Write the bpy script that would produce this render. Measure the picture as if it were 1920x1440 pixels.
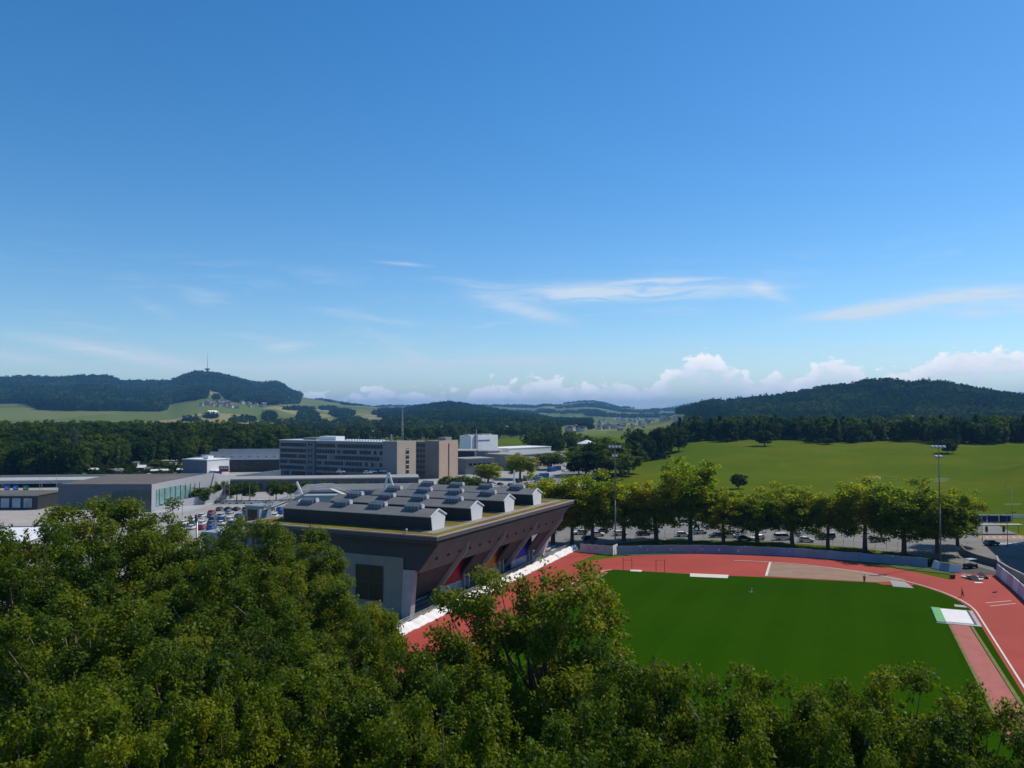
import bpy, bmesh, math, random
import numpy as np
from mathutils import Vector, Matrix, Euler

for o in list(bpy.data.objects):
    bpy.data.objects.remove(o, do_unlink=True)
SC = bpy.context.scene
COL = SC.collection
R = math.radians

# ------------------------------------------------------------------ camera
CAM_H = 35.0
cd = bpy.data.cameras.new('camera'); cam = bpy.data.objects.new('camera', cd); COL.objects.link(cam)
cam.location = (0, 0, CAM_H); cam.rotation_euler = (R(90 + 2.21), 0, 0)
cd.sensor_width = 36; cd.lens = 28.12; cd.clip_start = 0.5; cd.clip_end = 90000
SC.camera = cam

# ------------------------------------------------------------------ sun and sky
SUN_AZ, SUN_EL = 59.0, 49.0          # degrees right of the view direction, above the horizon
sv = Vector((math.sin(R(SUN_AZ))*math.cos(R(SUN_EL)), math.cos(R(SUN_AZ))*math.cos(R(SUN_EL)), math.sin(R(SUN_EL))))
sl = bpy.data.lights.new('sun', 'SUN'); sl.energy = 4.2; sl.angle = R(0.53); sl.color = (1.0, 0.92, 0.79)
so = bpy.data.objects.new('sun', sl); COL.objects.link(so)
so.rotation_euler = sv.to_track_quat('Z', 'Y').to_euler(); so.location = (60, 30, 200)

SC.view_settings.view_transform = 'Standard'; SC.view_settings.look = 'None'
SC.view_settings.gamma = 1.0; SC.view_settings.exposure = 0.12
SC.view_settings.use_curve_mapping = False

W = bpy.data.worlds.new('World'); SC.world = W; W.use_nodes = True
wt = W.node_tree; wt.nodes.clear()

class X:
    """tiny expression builder over Math nodes"""
    nt = None
    def __init__(s, v): s.v = v
    @staticmethod
    def op(kind, *a, clamp=False):
        n = X.nt.nodes.new('ShaderNodeMath'); n.operation = kind; n.use_clamp = clamp
        for i, q in enumerate(a):
            q = q.v if isinstance(q, X) else q
            if isinstance(q, (int, float)): n.inputs[i].default_value = q
            else: X.nt.links.new(q, n.inputs[i])
        return X(n.outputs[0])
    def __add__(s, o): return X.op('ADD', s, o)
    __radd__ = __add__
    def __sub__(s, o): return X.op('SUBTRACT', s, o)
    def __rsub__(s, o): return X.op('SUBTRACT', o, s)
    def __mul__(s, o): return X.op('MULTIPLY', s, o)
    __rmul__ = __mul__
    def __truediv__(s, o): return X.op('DIVIDE', s, o)
    def clamp(s): return X.op('ADD', s, 0.0, clamp=True)

def sstep(x, a, b):
    n = X.nt.nodes.new('ShaderNodeMapRange'); n.interpolation_type = 'SMOOTHSTEP'
    X.nt.links.new(x.v, n.inputs[0]); n.inputs[1].default_value = a; n.inputs[2].default_value = b
    return X(n.outputs[0])
def comb(x, y, z=0.0):
    n = X.nt.nodes.new('ShaderNodeCombineXYZ')
    for i, q in enumerate((x, y, z)):
        if isinstance(q, X): X.nt.links.new(q.v, n.inputs[i])
        else: n.inputs[i].default_value = q
    return n.outputs[0]
def noise(vec, scale, detail=4.0, rough=0.55, dist=0.0, lac=2.0):
    n = X.nt.nodes.new('ShaderNodeTexNoise'); n.inputs['Scale'].default_value = scale
    n.inputs['Detail'].default_value = detail; n.inputs['Roughness'].default_value = rough
    n.inputs['Distortion'].default_value = dist; n.inputs['Lacunarity'].default_value = lac
    if vec is not None: X.nt.links.new(vec, n.inputs['Vector'])
    return X(n.outputs[0])
def mixc(f, a, b, blend='MIX'):
    n = X.nt.nodes.new('ShaderNodeMix'); n.data_type = 'RGBA'; n.blend_type = blend
    for i, q in ((0, f), (6, a), (7, b)):
        q = q.v if isinstance(q, X) else q
        if isinstance(q, (int, float)): n.inputs[i].default_value = q
        elif isinstance(q, tuple): n.inputs[i].default_value = (*q[:3], 1)
        else: X.nt.links.new(q, n.inputs[i])
    return n.outputs[2]

X.nt = wt
sky = wt.nodes.new('ShaderNodeTexSky'); sky.sky_type = 'NISHITA'; sky.sun_disc = False
sky.sun_elevation = R(SUN_EL); sky.sun_rotation = R(SUN_AZ)
sky.altitude = 550; sky.air_density = 1.0; sky.dust_density = 0.25; sky.ozone_density = 2.6
tc = wt.nodes.new('ShaderNodeTexCoord'); sp = wt.nodes.new('ShaderNodeSeparateXYZ')
wt.links.new(tc.outputs['Generated'], sp.inputs[0])
dx, dy, dz = X(sp.outputs[0]), X(sp.outputs[1]), X(sp.outputs[2])
az = X.op('ARCTAN2', dx, dy)
el = dz / X.op('SQRT', dx*dx + dy*dy)
# high streaks of cirrus (azimuth, tangent of elevation, half length, half height, slope, amount)
wv = comb(az*5.0, el*55.0)
warp = noise(comb(az*4.0, el*14.0, 3.3), 1.0, 3)
n_c = noise(comb(az*9.0 + warp*1.6, el*80.0 + warp*6.0, 1.7), 1.0, 6, 0.62)
n_f = noise(comb(az*30.0, el*170.0 - az*40.0, 8.1), 1.0, 4, 0.6)
streaks = [(1165,548,210,17,-0.01,.95),(1240,526,90,5,0,.7),(990,583,75,12,.25,.55),(1440,545,38,14,.5,.55),(1640,583,120,12,-.09,1.0),
           (1850,552,120,15,0,.95),(1880,580,90,10,0,1.0),(250,668,150,12,.16,.9),(60,675,110,8,.14,.5),
           (535,652,38,9,-.1,.75),(385,560,50,14,.1,.35),(283,573,32,9,.3,.35),(700,597,80,7,.1,.35),
           (765,662,40,20,.2,.45),(890,530,60,7,.1,.35),(750,493,45,3,.06,.35),(1400,665,200,14,0,.3),
           (1000,677,130,10,-.03,.45),(760,690,330,13,0,.45),(500,700,300,18,0,.25)]
cir = None
for (px, py, hl, hh, sl_, am) in streaks:
    a0 = math.atan((px-960)/1500); c = math.cos(a0); e0 = (778-py)/1500*c
    k1 = 1/(hl/1500*c*c); k2 = 1/(hh/1500*c)
    u_ = X.op('MULTIPLY_ADD', az, k1, -a0*k1)
    v_ = X.op('MULTIPLY_ADD', el, k2, X.op('MULTIPLY_ADD', az, sl_*k2, (-e0 - a0*sl_)*k2))
    g = X.op('POWER', math.exp(-1), X.op('MULTIPLY_ADD', v_, v_, u_*u_))
    cir = X.op('MULTIPLY_ADD', g, am, 0.0 if cir is None else cir)
tex = sstep(n_c, .30, .58)*0.9 + n_f*0.5 - 0.12
bandm = sstep(el, .02, .07) * (1.0 - sstep(el, .10, .24))
gen = sstep(n_c, .5, .8) * bandm * .4
cirrus = (X.op('MINIMUM', cir*1.35, 1.0) * tex + gen).clamp()
# banks of cumulus low over the hills: height of their tops along the azimuth
fc = wt.nodes.new('ShaderNodeFloatCurve'); crv = fc.mapping.curves[0]
prof = [(-400,728),(0,735),(420,735),(560,728),(640,738),(735,722),(800,734),(880,728),(960,712),(1045,706),(1090,722),(1130,708),(1180,728),(1240,704),
        (1275,676),(1330,660),(1375,678),(1400,712),(1450,702),(1500,716),(1530,684),(1570,662),(1610,700),(1650,674),(1680,702),(1740,672),(1800,660),(1850,654),(1890,668),(1925,646),(2100,660)]
def azn(px): return (math.atan((px-960)/1500)/math.pi + 1)/2
cp = [(0.0, .03*5), (.25, .03*5)] + [(azn(p), (778-q)/1500*math.cos(math.atan((p-960)/1500))*5) for p, q in prof] + [(.75, .06*5), (1.0, .03*5)]
crv.points[0].location = cp[0]; crv.points[1].location = cp[-1]
for p in cp[1:-1]: crv.points.new(*p)
fc.mapping.update()
wt.links.new(((az/math.pi + 1.0)*0.5).v, fc.inputs['Value'])
top = X(fc.outputs[0]) * 0.2
b1 = noise(comb(az*46.0, el*66.0, 5.0), 1.0, 8, 0.6, 0.25)
b2 = noise(comb(az*13.0, el*22.0, 2.0), 1.0, 3, 0.5)
dens = (top - el)*44.0 + (b1 - .5)*3.2 + (b2 - .5)*1.6 + .1
body = sstep(dens, .12, .42)
fade = sstep(el, -.01, .03)*0.55 + 0.4
cum = (body * fade * (sstep(b1 + b2*0.7 + (top - el)*-9.0, .5, .72)*.8 + .2)).clamp()
shade = sstep(b1*0.7 + dens*-0.12, .05, .42)
hsv = wt.nodes.new('ShaderNodeHueSaturation'); hsv.inputs['Saturation'].default_value = 1.35; hsv.inputs['Value'].default_value = 1.0
wt.links.new(sky.outputs[0], hsv.inputs['Color'])
cc = mixc(shade, (6.4, 6.9, 7.5), (9.6, 9.5, 9.3))
c1 = mixc(cirrus*.8, hsv.outputs[0], (5.6, 6.3, 6.9))
c2 = mixc(cum, c1, cc)
bg = wt.nodes.new('ShaderNodeBackground'); bg.inputs[1].default_value = 0.125
wt.links.new(c2, bg.inputs[0])
wo = wt.nodes.new('ShaderNodeOutputWorld'); wt.links.new(bg.outputs[0], wo.inputs[0])
SC.render.engine = 'CYCLES'
SC.cycles.max_bounces = 5; SC.cycles.diffuse_bounces = 4; SC.cycles.glossy_bounces = 2; SC.cycles.transparent_max_bounces = 8; SC.cycles.volume_bounces = 0

# ------------------------------------------------------------------ materials
MATS = {}
def mat(name, col, rough=.8, var=.12, scale=1.0, metal=0.0, spec=.3, col2=None, bump=0.0, bscale=None, fine=True):
    """procedural surface: base colour broken up by two octaves of noise in metres"""
    if name in MATS: return MATS[name]
    m = bpy.data.materials.new(name); m.use_nodes = True; nt = m.node_tree; X.nt = nt
    b = nt.nodes['Principled BSDF']; b.inputs['Roughness'].default_value = rough
    b.inputs['Metallic'].default_value = metal; b.inputs['Specular IOR Level'].default_value = spec
    g = nt.nodes.new('ShaderNodeNewGeometry')
    n1 = noise(g.outputs['Position'], scale, 5, .6)
    n2 = noise(g.outputs['Position'], scale*7.3, 3, .6)
    f = (n1*.7 + n2*.3 - .5)*2.2 + .5
    f = f.clamp()
    c = tuple(col); d = col2 if col2 else tuple(min(1, q*(1+var*1.4)) for q in c)
    e = c if col2 else tuple(q*(1-var*1.4) for q in c)
    nt.links.new(mixc(f, e, d), b.inputs['Base Color'])
    if bump:
        bm_ = nt.nodes.new('ShaderNodeBump'); bm_.inputs['Strength'].default_value = bump; bm_.inputs['Distance'].default_value = .05
        nb = noise(g.outputs['Position'], bscale or scale*9, 4, .6); nt.links.new(nb.v, bm_.inputs['Height']); nt.links.new(bm_.outputs[0], b.inputs['Normal'])
    MATS[name] = m
    return m
def glassm(name, col, rough=.08, spec=.6):
    if name in MATS: return MATS[name]
    m = mat(name, col, rough, .35, .35, spec=spec); return m

def leafm(name, c1, c2, c3, trans=.32, rough=.5, spec=.35, gain=1.0, nsc=.23, namp=.9):
    m = bpy.data.materials.new(name); m.use_nodes = True; nt = m.node_tree; X.nt = nt; nt.nodes.clear()
    at = nt.nodes.new('ShaderNodeAttribute'); at.attribute_name = 'tone'
    oi = nt.nodes.new('ShaderNodeObjectInfo'); g = nt.nodes.new('ShaderNodeNewGeometry')
    t = X(at.outputs['Fac'])
    nz = noise(g.outputs['Position'], nsc, 3, .5)
    f = (t*.75 + (X(oi.outputs['Random']) - .5)*.35 + (nz - .5)*namp)
    a = mixc(sstep(f, .0, .5), c1, c2); c = mixc(sstep(f, .45, 1.0), a, c3)
    pb = nt.nodes.new('ShaderNodeBsdfPrincipled'); pb.inputs['Roughness'].default_value = rough; pb.inputs['Specular IOR Level'].default_value = spec
    tr = nt.nodes.new('ShaderNodeBsdfTranslucent'); ms = nt.nodes.new('ShaderNodeMixShader'); ms.inputs[0].default_value = trans
    nt.links.new(c, pb.inputs['Base Color'])
    tcol = mixc(1.0, c, (1.25*gain, 1.3*gain, .55*gain), 'MULTIPLY'); nt.links.new(tcol, tr.inputs[0])
    nt.links.new(pb.outputs[0], ms.inputs[1]); nt.links.new(tr.outputs[0], ms.inputs[2])
    o = nt.nodes.new('ShaderNodeOutputMaterial'); nt.links.new(ms.outputs[0], o.inputs[0])
    MATS[name] = m; return m

concrete = mat('concrete', (.30, .29, .27), .85, .2, .4, bump=.3)
concrete_l = mat('light_concrete', (.36, .36, .35), .85, .16, .5, bump=.2)
concrete_d = mat('dark_concrete', (.13, .125, .12), .85, .25, .5, bump=.2)
asphalt = mat('asphalt', (.17, .165, .155), .9, .2, .12, bump=.2, bscale=4)
ground_d = mat('dark_ground', (.06, .06, .062), .9, .25, .2, bump=.2, bscale=4)
pave = mat('pale_paving', (.30, .29, .27), .9, .16, .1)
white = mat('white_paint', (.74, .74, .73), .5, .06, .6)
white_t = mat('white_sheet', (.72, .70, .69), .6, .08, .8)
line_w = mat('kerb_white', (.62, .56, .47), .7, .12, .5)
metal = mat('galvanised_metal', (.35, .36, .37), .45, .15, 2, metal=.5)
metal_d = mat('dark_metal', (.06, .065, .07), .5, .2, 2, metal=.2)
roofgrey = mat('roof_felt', (.135, .135, .135), .85, .2, .35, bump=.2)
clad_d = mat('dark_cladding', (.035, .038, .045), .6, .25, .6)
clad_b = mat('blue_grey_cladding', (.11, .135, .17), .6, .14, .3)
rubber = mat('black_rubber', (.02, .02, .02), .7, .2, 3)
bark = mat('bark', (.13, .105, .08), .9, .35, 2.5, bump=.6)
bark_l = mat('pale_twig', (.26, .23, .18), .9, .3, 3)

# ------------------------------------------------------------------ helpers
class MB:
    def __init__(s): s.v = []; s.f = []; s.m = []
    def add(s, vs, fs, mi=0):
        k = len(s.v); s.v += [tuple(p) for p in vs]; s.f += [tuple(i+k for i in f) for f in fs]; s.m += [mi]*len(fs); return s
    def box(s, x0, x1, y0, y1, z0, z1, mi=0):
        return s.add([(x0,y0,z0),(x1,y0,z0),(x1,y1,z0),(x0,y1,z0),(x0,y0,z1),(x1,y0,z1),(x1,y1,z1),(x0,y1,z1)],
                     [(0,3,2,1),(4,5,6,7),(0,1,5,4),(1,2,6,5),(2,3,7,6),(3,0,4,7)], mi)
    def tube(s, a, b, r0, r1=None, n=8, mi=0, cap=True):
        r1 = r0 if r1 is None else r1
        a, b = Vector(a), Vector(b); d = (b-a).normalized(); q = d.orthogonal().normalized(); w = d.cross(q)
        vs = []
        for c, r in ((a, r0), (b, r1)):
            for i in range(n):
                t = 2*math.pi*i/n; vs.append(c + (q*math.cos(t) + w*math.sin(t))*r)
        fs = [(i, (i+1) % n, n+(i+1) % n, n+i) for i in range(n)]
        if cap: fs += [tuple(range(n-1, -1, -1)), tuple(range(n, 2*n))]
        return s.add(vs, fs, mi)
    def prism(s, pts, z0, z1, mi=0):
        """polygon in xy (counter-clockwise) extruded from z0 to z1"""
        n = len(pts); vs = [(p[0], p[1], z0) for p in pts] + [(p[0], p[1], z1) for p in pts]
        fs = [tuple(range(n-1, -1, -1)), tuple(range(n, 2*n))] + [(i, (i+1) % n, n+(i+1) % n, n+i) for i in range(n)]
        return s.add(vs, fs, mi)
    def extr(s, pts, axis, a, b, mi=0):
        """profile extruded along axis 'x' (pts are y,z) or 'y' (pts are x,z)"""
        n = len(pts)
        def mk(c): return [((c, p[0], p[1]) if axis == 'x' else (p[0], c, p[1])) for p in pts]
        vs = mk(a) + mk(b)
        fs = [tuple(range(n-1, -1, -1)), tuple(range(n, 2*n))] + [(i, (i+1) % n, n+(i+1) % n, n+i) for i in range(n)]
        return s.add(vs, fs, mi)
    def build(s, name, mats, parent=None, smooth=False, bevel=0.0):
        me = bpy.data.meshes.new(name); me.from_pydata(s.v, [], s.f)
        if not isinstance(mats, (list, tuple)): mats = [mats]
        for m in mats: me.materials.append(m)
        me.polygons.foreach_set('material_index', s.m)
        bmx = bmesh.new(); bmx.from_mesh(me); bmesh.ops.recalc_face_normals(bmx, faces=bmx.faces)
        bmx.to_mesh(me); bmx.free()
        if smooth: me.polygons.foreach_set('use_smooth', [True]*len(me.polygons))
        o = bpy.data.objects.new(name, me); COL.objects.link(o)
        if parent is not None: o.parent = parent
        if bevel:
            bv = o.modifiers.new('bevel', 'BEVEL'); bv.width = bevel; bv.segments = 2; bv.limit_method = 'ANGLE'
        return o

def tag(o, label=None, cat=None, group=None, kind=None):
    if label: o['label'] = label
    if cat: o['category'] = cat
    if group: o['group'] = group
    if kind: o['kind'] = kind
    return o
def thing(name, label, cat, loc=(0,0,0), rz=0.0, group=None):
    o = bpy.data.objects.new(name, None); COL.objects.link(o); o.empty_display_size = .5
    o.location = loc; o.rotation_euler = (0, 0, rz); return tag(o, label, cat, group)
def dup(root, loc, rz=0.0, label=None, group=None, scale=None, mats=None):
    r = root.copy(); COL.objects.link(r); r.location = loc; r.rotation_euler = (0, 0, rz)
    if scale is not None: r.scale = scale if isinstance(scale, (tuple, list)) else (scale,)*3
    if label: r['label'] = label
    if group: r['group'] = group
    for ch in root.children:
        c = ch.copy(); COL.objects.link(c); c.parent = r
        for g in ch.children:
            d = g.copy(); COL.objects.link(d); d.parent = c
    return r
def child_copy(o, parent, loc, rz=0.0):
    c = o.copy(); COL.objects.link(c); c.parent = parent; c.location = loc; c.rotation_euler = (0, 0, rz); return c
def npmesh(name, V, F, mats, tone=None, smooth=False):
    me = bpy.data.meshes.new(name); n = len(V); k = F.shape[1]; m = len(F)
    me.vertices.add(n); me.vertices.foreach_set('co', np.ascontiguousarray(V, dtype=np.float32).ravel())
    me.loops.add(m*k); me.loops.foreach_set('vertex_index', np.ascontiguousarray(F, dtype=np.int32).ravel())
    me.polygons.add(m); me.polygons.foreach_set('loop_start', np.arange(0, m*k, k, dtype=np.int32))
    try: me.polygons.foreach_set('loop_total', np.full(m, k, dtype=np.int32))
    except Exception: pass
    if smooth: me.polygons.foreach_set('use_smooth', [True]*m)
    me.update(calc_edges=True)
    if tone is not None:
        a = me.attributes.new('tone', 'FLOAT', 'FACE'); a.data.foreach_set('value', np.ascontiguousarray(tone, dtype=np.float32))
    for q in (mats if isinstance(mats, (list, tuple)) else [mats]): me.materials.append(q)
    return me
def link(name, me, parent=None):
    o = bpy.data.objects.new(name, me); COL.objects.link(o)
    if parent is not None: o.parent = parent
    return o
ORD = ['first','second','third','fourth','fifth','sixth','seventh','eighth','ninth','tenth','eleventh','twelfth','thirteenth','fourteenth','fifteenth','sixteenth','seventeenth','eighteenth','nineteenth','twentieth']

# survey: a point of flat ground from its bearing and dip as read off the photograph
def G(px, py, z=0.0):
    d = (CAM_H - z)*1500/(py - 778); return ((px-960)*d/1500, d)
# stadium axes: s along the straights, t across
SA = R(23.0); U = (math.sin(SA), math.cos(SA)); Nn = (math.cos(SA), -math.sin(SA))
def S(s, t): return (s*U[0] + t*Nn[0], s*U[1] + t*Nn[1])
# ------------------------------------------------------------------ terrain
def smooth(x, a, b):
    t = np.clip((x - a)/(b - a), 0, 1); return t*t*(3 - 2*t)
TREE_H = 17.0
RIDGES = [   # distance of crest, start of front slope, width of back slope, exponent, crest line (bearing px, height px)
  (6000, 1750, 2500, 1.45, [(-1500,735),(-700,720),(-250,716),(-100,712),(0,711),(50,708),(100,711),(150,707),(200,706),(230,717),(270,716),(320,716),(345,703),(370,698),(410,702),(450,712),(480,720),(520,718),(545,733),(570,741),(600,746),(640,752),(700,759),(750,764),(800,772),(900,790)]),
  (4300, 2000, 1500, 1.2, [(520,806),(600,790),(660,776),(700,770),(760,765),(800,758),(840,753),(880,757),(920,763),(960,769),(1000,775),(1060,790),(1120,806)]),
  (2600, 1900, 600, 1.0, [(820,806),(880,795),(960,785),(1000,783),(1030,788),(1060,798),(1090,808)]),
  (9500, 4500, 3000, 1.2, [(400,776),(560,752),(600,749),(650,757),(700,761),(760,763),(830,761),(900,761),(1000,762),(1020,757),(1050,758),(1085,754),(1110,753),(1135,758),(1160,765),(1200,767),(1250,765),(1300,767),(1400,771),(1600,776)]),
  (20000, 14000, 5000, 1.3, [(900,776),(1180,772),(1240,766),(1290,756),(1320,753),(1360,759),(1500,762),(1700,760),(1850,747),(1900,737),(1960,732),(2100,738),(2600,760)]),
  (2950, 1850, 1300, 1.0, [(1130,806),(1200,790),(1240,778),(1270,767),(1300,761),(1330,752),(1360,753),(1390,749),(1450,743),(1480,739),(1520,731),(1545,724),(1590,723),(1620,714),(1660,712),(1700,718),(1740,714),(1780,719),(1830,729),(1880,738),(1920,743),(2050,758),(2400,770),(3200,775)]),
]
def height(x, y):
    x = np.asarray(x, float); y = np.asarray(y, float)
    r = np.hypot(x, y) + 1e-6; a = np.arctan2(x, y)
    front = smooth(np.cos(a), .25, .5)
    px = 960 + 1500*np.tan(np.clip(a, -1.25, 1.25))
    z = np.zeros_like(r)
    z = np.maximum(z, 8.0*smooth(r, 450 + np.clip((px-150)*.6, 0, 170), 760)*(1 - smooth(r, 900, 1300))*(1 - smooth(px, 380, 640))*front)
    z = np.maximum(z, 12.5*smooth(r, 440, 760)*(1 - smooth(r, 900, 1500))*smooth(px, 1120, 1330)*front)
    z = np.maximum(z, 9*np.exp(-(((px-1960)/90)**2) - ((r-520)/110)**2)*front)
    for d, r0, back, ex, pts in RIDGES:
        P_ = np.array(pts, float)
        cy = np.interp(px, P_[:, 0], P_[:, 1])
        ca = np.cos(np.arctan((px - 960)/1500))
        crest = np.maximum(0, CAM_H + (778 - cy)/1500*d*ca - TREE_H*(d < 9000))
        t = np.clip((r - r0)/(d - r0), 0, 1)**ex
        b = 1 - smooth(r, d, d + back)
        wob = 1 + .10*np.sin(x/260 + y/410)*np.sin(y/330 - x/700)*np.clip(t*(1-t)*4, 0, 1)
        z = np.maximum(z, crest*t*b*wob*front)
    return z

def field_ground():
    m = bpy.data.materials.new('grassland'); m.use_nodes = True; nt = m.node_tree; X.nt = nt
    b = nt.nodes['Principled BSDF']; b.inputs['Roughness'].default_value = .95; b.inputs['Specular IOR Level'].default_value = .0
    g = nt.nodes.new('ShaderNodeNewGeometry'); pos = g.outputs['Position']
    s3 = nt.nodes.new('ShaderNodeSeparateXYZ'); nt.links.new(pos, s3.inputs[0])
    wx = noise(pos, .004, 2)
    vo = nt.nodes.new('ShaderNodeTexVoronoi'); vo.inputs['Scale'].default_value = .0042
    nt.links.new(comb(X(s3.outputs[0])*.9 + wx*60.0, X(s3.outputs[1])*.62 - wx*40.0, 0), vo.inputs['Vector'])
    sc = nt.nodes.new('ShaderNodeSeparateColor'); nt.links.new(vo.outputs['Color'], sc.inputs[0])
    v = X(sc.outputs[0])
    c = mixc(sstep(v, .2, .5), (.095, .125, .030), (.15, .17, .055))
    c = mixc(sstep(v, .55, .62), c, (.11, .145, .04))
    c = mixc(sstep(v, .86, .9), c, (.25, .22, .11))
    n1 = noise(pos, .012, 5, .6); n2 = noise(pos, .11, 5, .65); n3 = noise(pos, 2.5, 3, .6)
    near = mixc(sstep(n1, .33, .68), (.062, .104, .006), (.108, .128, .010))
    near = mixc(sstep(n2, .42, .75)*.5, near, (.052, .09, .005))
    near = mixc((n3 - .35)*.9, near, (.105, .13, .012))
    rr = X.op('SQRT', X(s3.outputs[0])*X(s3.outputs[0]) + X(s3.outputs[1])*X(s3.outputs[1]))
    fin = mixc(sstep(rr, 1100.0, 1500.0), near, c)
    fin = mixc((n2 - .4)*.5, fin, (.06, .10, .025))
    nt.links.new(fin, b.inputs['Base Color'])
    MATS['grassland'] = m
    return m
grassland = field_ground()

def polar(r_in, r_out, nr, name):
    aa = np.concatenate([np.arange(-180, -48, 4.0), np.arange(-48, 48, .28), np.arange(48, 180, 4.0)]) * math.pi/180
    rr = np.exp(np.linspace(math.log(r_in), math.log(r_out), nr))
    A_, R_ = np.meshgrid(aa, rr, indexing='xy')
    x = R_*np.sin(A_); y = R_*np.cos(A_); z = height(x, y)
    n_a = len(aa); V = np.stack([x, y, z], -1).reshape(-1, 3)
    i = np.arange(nr-1)[:, None]*n_a; j = np.arange(n_a)[None, :]; j2 = (j+1) % n_a
    F = np.stack([i+j, i+n_a+j, i+n_a+j2, i+j2], -1).reshape(-1, 4)[:, ::-1]
    return V, F, n_a
V, F, na = polar(8, 1500, 110, 'ground')
# close the middle
V = np.vstack([V, [[0, 0, 0]]])
me = npmesh('ground', V, F, grassland, smooth=True)
bm0 = bmesh.new(); bm0.from_mesh(me); bm0.verts.ensure_lookup_table()
c0 = bm0.verts[len(V)-1]
for j in range(na):
    bm0.faces.new((bm0.verts[j], bm0.verts[(j+1) % na], c0))
bmesh.ops.recalc_face_normals(bm0, faces=bm0.faces)
bm0.to_mesh(me); bm0.free()
tag(link('ground', me), 'green grassland and meadow spreading over the plain', 'ground', kind='structure')
V, F, na = polar(1500, 30000, 120, 'hills')
tag(link('hills', npmesh('hills', V, F, grassland, smooth=True)), 'rolling farmland slopes and hills in the distance', 'hills', kind='structure')

# ------------------------------------------------------------------ flat sheets
def sheet(name, pts, z, m, label=None, cat=None, kind='structure', parent=None):
    bmx = bmesh.new(); vs = [bmx.verts.new((p[0], p[1], z)) for p in pts]
    f = bmx.faces.new(vs); bmx.normal_update()
    if f.normal.z < 0: f.normal_flip()
    bmesh.ops.triangulate(bmx, faces=bmx.faces)
    me = bpy.data.meshes.new(name); bmx.to_mesh(me); bmx.free(); me.materials.append(m)
    o = link(name, me, parent)
    if parent is None: tag(o, label or name.replace('_', ' '), cat or name.split('_')[-1], kind=kind)
    return o
def stp(*l): return [S(*q) for q in l]
tartan_d = None
def tartan():
    m = bpy.data.materials.new('tartan'); m.use_nodes = True; nt = m.node_tree; X.nt = nt
    b = nt.nodes['Principled BSDF']; b.inputs['Roughness'].default_value = .85; b.inputs['Specular IOR Level'].default_value = .2
    g = nt.nodes.new('ShaderNodeNewGeometry'); pos = g.outputs['Position']
    n1 = noise(pos, .05, 5, .6); n2 = noise(pos, .5, 5, .6); n3 = noise(pos, 9.0, 2, .6)
    c = mixc(sstep(n1, .3, .7), (.30, .040, .028), (.37, .055, .038))
    c = mixc(sstep(n2, .5, .8)*.6, c, (.25, .044, .034)); c = mixc((n3-.4)*.35, c, (.42, .12, .09))
    nt.links.new(c, b.inputs['Base Color']); MATS['tartan'] = m; return m
tartanm = tartan()
def turf():
    m = bpy.data.materials.new('sports_turf'); m.use_nodes = True; nt = m.node_tree; X.nt = nt
    b = nt.nodes['Principled BSDF']; b.inputs['Roughness'].default_value = .9; b.inputs['Specular IOR Level'].default_value = .0
    g = nt.nodes.new('ShaderNodeNewGeometry'); pos = g.outputs['Position']
    n1 = noise(pos, .03, 4, .6); n2 = noise(pos, .6, 5, .65); n3 = noise(pos, 6.0, 2, .6)
    c = mixc(sstep(n1, .3, .7), (.014, .052, .0004), (.021, .061, .0005))
    c = mixc(sstep(n2, .4, .8)*.45, c, (.028, .062, .0008)); c = mixc((n3-.4)*.5, c, (.022, .07, .0008))
    sx = nt.nodes.new('ShaderNodeSeparateXYZ'); nt.links.new(pos, sx.inputs[0])
    sw_ = X.op('SINE', (X(sx.outputs[0])*Nn[0] + X(sx.outputs[1])*Nn[1])*(math.pi/4.5))
    c = mixc(sstep(sw_, -.25, .25)*.16, c, (.028, .078, .001))
    nt.links.new(c, b.inputs['Base Color']); return m
turfm = turf()
sandm = mat('cinder_sand', (.27, .175, .12), .95, .16, .25)
gravelm = mat('gravel', (.24, .22, .19), .95, .25, 1.2, bump=.5)
grass_d = mat('rough_grass', (.05, .085, .018), .95, .35, .6)

# forecourts and streets left of the stand, car park behind the trees
sheet('forecourt', [(-520, 190), (-75, 120), (-75, 215), (2, 232), (20, 300), (60, 520), (20, 640), (-60, 620), (-150, 600), (-200, 520), (-250, 480), (-330, 470), (-520, 470)], .05, pave, 'pale grey paved yards and streets of the business district')
sheet('car_park', stp((196, -78), (204, -66), (222, -52), (232, -25), (231, 0), (224, 14), (212, 27), (180, 33), (60, 33), (60, 140), (322, 140), (322, 34), (300, 20), (283, 10), (283, -40), (262, -90), (235, -110), (205, -100)), .05, asphalt, 'grey asphalt car park between the plane trees and the meadow')
sheet('road', [(-75, 330), (-20, 378), (15, 430), (52, 560), (110, 900), (130, 1200), (150, 1200), (128, 900), (74, 560), (40, 420), (0, 350), (-60, 300)], .075, asphalt, 'grey street running past the containers toward the valley')
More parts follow.
